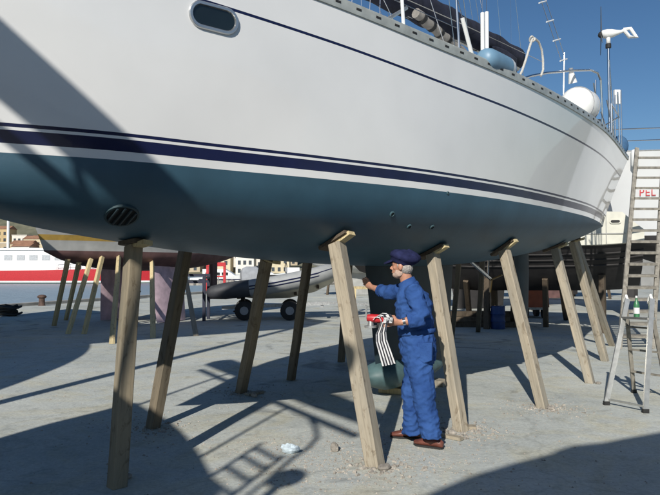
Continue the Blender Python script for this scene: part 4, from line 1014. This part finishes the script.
for dy in (.5, 1.4): MB().beam(rp_(222, 308, dy) * 1 + UP * 0, rp_(330, 303, dy), .08, .1).build('side_rail', GALV, tr)
for x in (235, 262, 296, 322): a = rp_(x, 306.5, .5); MB().beam(a, Vector((a.x, a.y + .9, a.z)), .08, .08).build('cross_beam', GALV, tr)
a = rp_(330, 303, .95); MB().beam(a, Vector((a.x + 1.2, a.y + .1, .45)), .08, .08).build('drawbar', GALV, tr)
a = Vector((a.x + 1.15, a.y + .1, 0)); MB().tube([a, a + UP * .5], .03, 8).build('jockey_leg', GALV, tr)
for x in (244.5, 290):
    for dy in (.25, 1.65):
        c = rp_(x, 310, dy); c.z = .30
        m = MB(); m.tube([c + Vector((0, d, 0)) for d in (-.085, -.07, .07, .085)], [.25, .295, .295, .25], 20); wh = m.build('wheel', BLK, tr, smooth=40)
        m = MB(); m.tube([c + Vector((0, d, 0)) for d in (-.092, .092)], .13, 14); m.build('rim', GPLA, wh)
    c = rp_(x, 310, .95); MB().tube([Vector((c.x, c.y - .7, .3)), Vector((c.x, c.y + .7, .3))], .035, 8).build('axle', GALV, tr)
for x in (240, 262, 296, 318):
    a = rp_(x, 303, .95); a.z = .55; MB().box(a + Vector((0, 0, .14 + (.12 if x > 290 else 0) + (.2 if x > 310 else 0))), (.08, .8, .1)).build('bunk', DTIMBER, tr)

# ================================================================== QUAYSIDE THINGS
a = gp(204, 321); b = gp(170, 321)
fr = thing('metal_frame', 'dark blue metal frame with twin top rails standing beside the inflatable boat', 'frame', (a + b) / 2)
for p in (a, b):
    for dy in (0, .7): MB().beam(p + Vector((0, dy, 0)), p + Vector((0, dy, 1.42)), .09, .09).build('post', BLUEM, fr)
for z in (1.38, 1.18):
    for dy in (0, .7): MB().beam(a + Vector((0, dy, z)), b + Vector((0, dy, z)), .06, .08).build('rail', BLUEM, fr)
for p in (a, b): MB().beam(p + UP * 1.3, p + Vector((0, .7, 1.3)), .06, .06).build('cross_rail', BLUEM, fr)
g0 = gp(216, 292.5); s_ = g0.y / F
gt = thing('gangway_gate', 'small red gate frame at the head of a gangway on the quay edge', 'gate', g0)
for x in (-8.5, 8.5): MB().beam(g0 + Vector((x * s_, 0, 0)), g0 + Vector((x * s_, 0, 29 * s_)), .16, .16).build('post', RED, gt)
MB().beam(g0 + Vector((-9.5 * s_, 0, 28 * s_)), g0 + Vector((9.5 * s_, 0, 28 * s_)), .2, .26).build('lintel', RED, gt)
MB().beam(g0 + Vector((-8 * s_, 0, 16 * s_)), g0 + Vector((8 * s_, 0, 16 * s_)), .1, .1).build('rail', RED, gt)
for x in (-3, 3): MB().beam(g0 + Vector((x * s_, .05, 0)), g0 + Vector((x * s_ * .7, .05, 17 * s_)), .05, .05).build('stay', STEEL, gt)
# rope fence line at quay edge: bollards
for i, yy in enumerate((22.5, 27.5, 33.5, 41)):
    p = Vector((qx(yy), yy, 0)) + nrm.to_3d() * .75; t = thing('bollard', 'rusty iron mooring bollard on the quay edge', 'bollard', p, 'bollards along the quay edge')
    IR = mat('rusty_iron', (.10, .06, .045), .8, var=.3, scale=8)
    MB().tube([p, p + UP * .05, p + UP * .3, p + UP * .36], [.16, .13, .12, .13], 14).build('stem', IR, t, smooth=40); MB().ball(p + UP * .38, (.19, .19, .09), 14, 8).build('head', IR, t, smooth='all')
# dark heap of rope and net at the left quay edge
p = gp(4, 316); m = MB()
for i in range(9):
    rr = .22 + .05 * math.sin(i * 2.1); m.tube([p + Vector((rr * 1.9 * math.cos(a) + .1 * math.sin(i), rr * math.sin(a), .05 + i * .035 + .03 * math.sin(3 * a + i))) for a in [2 * math.pi * q / 16 for q in range(16)]], .035, 6, loop=True)
tag(m.build('rope_coil', BLK, None, loc=tuple(p)), 'dark heap of coiled rope on the quay edge', 'rope')
# timber pile, drum, orange machine beyond the keel
pb = gp(486, 327); pile = Vector((pb.x, pb.y, 0))
for k in range(9):
    lay = k // 4; q = pile + Vector((random.uniform(-.1, .1), (k % 4) * .24 + .1 * lay, .07 + lay * .14)); an = random.uniform(-.12, .12); d = Vector((math.cos(an), math.sin(an), 0))
    o = MB().beam(q - d * random.uniform(.7, 1.0), q + d * random.uniform(.7, 1.1), .2, .13).build('timber_baulk', DTIMBER, None, loc=tuple(q)); tag(o, 'dark timber baulk in the low pile beyond the yacht keel', 'timber', 'timber baulks in the pile')
p = gp(498, 329); m = MB(); m.tube([p + UP * z for z in (.002, .02, .19, .20, .22, .38, .40, .42, .58, .60)], [.17, .185, .185, .2, .185, .185, .2, .185, .185, .17], 22)
dr_ = thing('drum', 'blue steel drum standing beside the low timber pile', 'drum', p); m.build('body', mat('drum_blue', (.02, .05, .17), .5, var=.2, scale=5), dr_, smooth=40); MB().tube([p + Vector((.08, -.05, .601)), p + Vector((.08, -.05, .62))], .04, 10).build('bung', GALV, dr_)
p = gp(531, 317); om = thing('compressor', 'orange portable compressor on small wheels beyond the yacht rudder', 'compressor', p)
MB().box(p + UP * .75, (.8, 1.2, .8), None, .92).build('housing', ORANGE, om); 
for x in (-.3, .3):
    for y in (-.4, .4): MB().tube([p + Vector((x - .06, y, .2)), p + Vector((x + .06, y, .2))], .2, 14).build('wheel', BLK, om)
MB().box(p + UP * .32, (.7, 1.1, .1)).build('chassis', GALV, om)
MB().tube([p + Vector((-.3, -.6, .9)), p + Vector((-.3, -.85, 1.05)), p + Vector((.3, -.85, 1.05)), p + Vector((.3, -.6, .9))], .025, 8).build('handle', GALV, om)
p = gp(364, 312); sb = thing('trestle', 'pale wooden trestle standing beyond the man near the inflatable', 'trestle', p)
for x in (-.35, .35):
    for y in (-.2, .2): MB().beam(p + Vector((x, y * 1.4, 0)), p + Vector((x * .9, y * .3, .85)), .06, .06).build('leg', TIMBER2, sb)
MB().beam(p + Vector((-.55, 0, .88)), p + Vector((.55, 0, .88)), .1, .1).build('beam', TIMBER2, sb)

# ================================================================== HARBOUR
def vessel():
    Yv = 104; k = Yv / F; x1 = pY(150, 270, Yv).x; x0 = x1 - 34
    t = thing('passenger_boat', 'red hulled passenger boat with white superstructure moored across the harbour', 'boat', (x1 - 17, Yv, WATERZ))
    m = MB(); rings = []
    for u, hb, zt, zb in ((0, 2.6, 2.1, -.4), (6, 3.1, 2.0, -.6), (18, 3.2, 2.1, -.6), (26, 2.6, 2.3, -.6), (31, 1.3, 2.6, -.5), (34, .05, 2.9, 0)):
        c = x0 + u; o = WATERZ; rings.append([Vector((c, Yv + v, o + z)) for v, z in ((-hb, zt), (-hb * .97, .42), (-hb * .96, .28), (-hb * .92, .12), (-hb * .7, zb), (hb * .7, zb), (hb * .92, .12), (hb * .96, .28), (hb * .97, .42), (hb, zt))])
    m.loft(rings); h = m.build('hull', [RED, WPLA, mat('green_boot', (.03, .10, .06), .6)], t, smooth=35)
    for p in h.data.polygons:
        if len(p.vertices) == 4:
            z = sum(h.data.vertices[i].co.z for i in p.vertices) / 4
            p.material_index = 0 if z > .42 else (1 if z > .2 else 2)
    MB().box((x0 + 12, Yv, WATERZ + 3.5), (23, 5, 3.6)).build('cabin', WPLA, t)
    MB().box((x0 + 13, Yv, WATERZ + 5.45), (21, 5.4, .3)).build('upper_deck', WPLA, t)
    for i in range(11): MB().box((x0 + 2.2 + i * 2, Yv - 2.52, WATERZ + 4.1), (1.3, .08, .8)).build('window', mat('dusty_pane', (.45, .47, .48), .4), t)
    MB().loft([[Vector((x0 + 23.6 + dx, Yv + v, WATERZ + z)) for dx, v in ((0, -2), (a_, -1.7), (a_, 1.7), (0, 2))] for z, a_ in ((2.0, 3.6), (4.2, 2.6), (5.2, 2.0))]).build('wheelhouse', WPLA, t)
    MB().tube([(x0 + 17, Yv, WATERZ + 4.5), (x0 + 17, Yv, WATERZ + 16)], .22, 10).build('mast', WPLA, t)
    xm = pY(8, 240, Yv).x; MB().tube([(xm, Yv, WATERZ + 4.5), (xm, Yv, WATERZ + 14)], .2, 10).build('mast', WPLA, t)
    rl = MB(); 
    for z in (.55, 1.1): MB().tube([(x0 + 20 + i * 2, Yv - 2.9 + max(0, i - 2) * .35, WATERZ + 2.1 + i * .10 + z) for i in range(7)], .04, 5).build('rail', WPLA, t)
    for i in range(7): MB().tube([(x0 + 20 + i * 2, Yv - 2.9 + max(0, i - 2) * .35, WATERZ + 2.0 + i * .10), (x0 + 20 + i * 2, Yv - 2.9 + max(0, i - 2) * .35, WATERZ + 3.2 + i * .10)], .04, 5).build('rail_post', WPLA, t)
    m = MB(); m.add([(x0 + 21 + i * 1.6, Yv - 2.7, WATERZ + 1.5 + .12 * i) for i in range(5)], []); 
    for i in range(0): MB().ball((x0 + 8 + i * 5, Yv - 3.35, WATERZ + .7), (.3, .3, .5), 8, 6).build('tyre_fender', BLK, t)
vessel()
def cruiser(x, Yv, L, label):
    c = pY(x, 270, Yv); c.z = WATERZ; t = thing('motor_cruiser', label, 'motor boat', c)
    m = MB(); m.loft([[c + Vector((u, v, z)) for v, z in ((-hb, zt), (-hb * .8, -.3), (hb * .8, -.3), (hb, zt))] for u, hb, zt in ((-L / 2, 1.5, 1.0), (0, 1.7, 1.15), (L * .3, 1.2, 1.4), (L / 2, .05, 1.7))]); m.build('hull', WPLA, t)
    MB().loft([[c + Vector((u0, v, z)) for u0, v in ((-L * .3 , -1.2), (k_, -1.0), (k_, 1.0), (-L * .3, 1.2))] for z, k_ in ((1.0, L * .28), (1.9, L * .14), (2.3, L * .05))]).build('cabin', WPLA, t)
    for i in range(3): MB().box(c + Vector((-L * .2 + i * 1.2, -1.15, 1.6)), (.9, .1, .4)).build('window', GLASS, t)
    MB().box(c + Vector((0, -1.62, .75)), (L * .7, .05, .15)).build('stripe', NAVY, t)
cruiser(222, 96, 9, 'white motor cruiser with a navy stripe moored beyond the red gate'); cruiser(262, 118, 10, 'white motor cruiser moored farther out beyond the stone mole')
# stone mole
for i in range(46):
    c = Vector((-21 + i * .75 + random.uniform(-.3, .3), 90 + .35 * i + random.uniform(-.7, .7), WATERZ + .15)); m = MB(); m.ball(c, (random.uniform(.5, .9), random.uniform(.5, .9), random.uniform(.4, .75)), 7, 5, Matrix.Rotation(random.uniform(0, 3), 3, 'Z'))
    tag(m.build('boulder', STONE, None, loc=tuple(c)), 'pale rough boulder in the low mole across the water', 'boulder', 'boulders of the mole')

# hillside town
HC = [mat('render_cream', (.62, .53, .36), .9, var=.08, scale=.5), mat('render_ochre', (.55, .41, .22), .9, var=.08, scale=.5), mat('render_white', (.72, .68, .60), .9, var=.06, scale=.5), mat('render_tan', (.46, .38, .27), .9, var=.08, scale=.5)]
RTILE = mat('roof_tile', (.33, .17, .10), .9, var=.15, scale=.8); WIN = mat('far_window', (.05, .06, .07), .3)
cnt = 0
adj = ['cream', 'ochre', 'white', 'tan']
for row, (yy, n_) in enumerate(((244, 17), (262, 17), (282, 16), (305, 15))):
    for i in range(n_):
        x = -190 + i * 10.6 + random.uniform(-2, 2) + row * 4; y = yy + random.uniform(-4, 4); w = random.uniform(6.5, 9); d = 8; st_ = random.choice((2, 3, 3, 4)); hh = st_ * 3.0 + .6
        z0 = hill_h(x, y - 4) - .8; ci = random.randrange(4); c = Vector((x, y, z0))
        t = thing('house', '%s %s storey house with %s on the hillside across the water' % (adj[ci], ['two', 'three', 'four'][st_ - 2], ['flat roof', 'tiled roof'][(i + row) % 2]), 'house', c, 'houses on the hillside, %s %d storeys %s' % (adj[ci], st_, ['flat', 'tiled'][(i + row) % 2]))
        MB().box(c + UP * (hh / 2 + .4), (w, d, hh + .8)).build('wall', HC[ci], t)
        if (i + row) % 2: MB().loft([[c + Vector((sx * (w / 2 + .3), sy * (d / 2 + .3) * k_, hh + .8 + z)) for sx, sy in ((-1, -1), (1, -1), (1, 1), (-1, 1))] for z, k_ in ((0, 1), (1.6, .05))]).build('roof', RTILE, t)
        else: MB().box(c + UP * (hh + .95), (w + .3, d + .3, .3)).build('roof', HC[2], t)
        for fl_ in range(st_):
            for q in range(3):
                if random.random() < .9: MB().box(c + Vector(((q - 1) * w * .3, -d / 2 - .02, 2.2 + fl_ * 3.0)), (1.1, .12, 1.5)).build('window', WIN, t)
        cnt += 1

# ================================================================== LITTER ON THE CONCRETE
def stone(x, y, r, label, fl=.6, mt=STONE, cat='stone', grp=None):
    p = gp(x, y); o = MB().ball(p + UP * r * fl * .6, (r, r * .8, r * fl), 9, 6, Matrix.Rotation(random.uniform(0, 3), 3, 'Z'))
    for v in o.v: v += (v - p).normalized() * r * .35 * noise.noise(v * 14 + Vector((x, 0, 0))); v.z = max(v.z, .001)
    tag(o.build('stone', mt, None, loc=tuple(p)), label, cat, grp)
stone(384, 470, .055, 'rough stone lying against the foot of the thick pale prop')
stone(335, 451, .05, 'square brownish lump of rubble lying between the crumpled bag and the thick prop', .9)
stone(452, 434, .05, 'stone at the foot of the prop behind the man'); stone(551, 409, .055, 'flat stone beside the foot of the prop with the bright wedge', .4)
stone(128, 478, .04, 'small stone at the foot of the bow thruster prop')
stone(254, 397, .05, 'small stone beside the foot of the shaded prop by the trailer wheel')
stone(598, 384, .045, 'small stone at the foot of the prop under the stern', .5)
p = gp(290, 453); o = MB(); o.ball(p + UP * .035, (.075, .05, .045), 14, 9)
for v in o.v: v += (v - p) * .5 * noise.noise(v * 26); v.z = max(.002, v.z)
tag(o.build('crumpled_bag', mat('plastic_bag', (.62, .72, .78), .35, var=.15, scale=20), None, loc=tuple(p)), 'crumpled pale blue plastic bag lying on the concrete', 'bag')
for x, y, x2, y2, w, lab in ((443, 437, 462, 441, .06, 'grey offcut of plank lying flat near the shoes of the man'), (452, 428, 476, 429, .1, 'pale flat offcut under the prop behind the man'), (247, 396, 262, 393, .08, 'pale flat offcut beside the shaded prop by the trailer wheel')):
    a = gp(x, y); b = gp(x2, y2); tag(MB().beam(a + UP * .018, b + UP * .018, w, .028).build('plank_offcut', TIMBER, None, loc=tuple(a)), lab, 'plank')
m = MB(); random.seed(11)
spots = [gp(x, y) for x, y in ((375, 466), (460, 431), (543, 408), (241, 393), (153, 428), (300, 465), (350, 440), (430, 460), (330, 470), (270, 450))]
for i in range(5200):
    if i < 3600: s0 = random.choice(spots); x = s0.x + random.gauss(0, .3); y = s0.y + random.gauss(0, .3)
    else: y = random.uniform(3.3, 14); x = random.uniform(-.6, .6) * y
    r = random.choice((.004, .004, .005, .006, .007, .009, .013)) * random.uniform(.7, 1.3)
    vs = [Vector((x, y, 0)) + Vector((r * random.uniform(.6, 1.2) * c_, r * random.uniform(.6, 1.2) * s2, 0)) for c_, s2 in ((1, 0), (0, 1), (-1, 0), (0, -1))] + [Vector((x, y, r * .9))]
    m.add(vs, [(0, 1, 4), (1, 2, 4), (2, 3, 4), (3, 0, 4)])
for i in range(420):
    s0 = random.choice(spots[:5] + [gp(385, 470), gp(462, 436), gp(548, 410), gp(470, 428)]); x = s0.x + random.gauss(.03, .16); y = s0.y + random.gauss(0, .13); r = random.uniform(.009, .024)
    o_ = Vector((x, y, r * .25)); R3 = Matrix.Rotation(random.uniform(0, 6), 3, 'Z') @ Matrix.Rotation(random.uniform(-.5, .5), 3, 'X')
    m.box(o_, (r * random.uniform(1, 2), r * random.uniform(.8, 1.4), r * random.uniform(.5, 1)), R3, random.uniform(.5, .9))
tag(m.build('grit', STONE), 'loose grit and chips scattered over the concrete', None, kind='stuff')
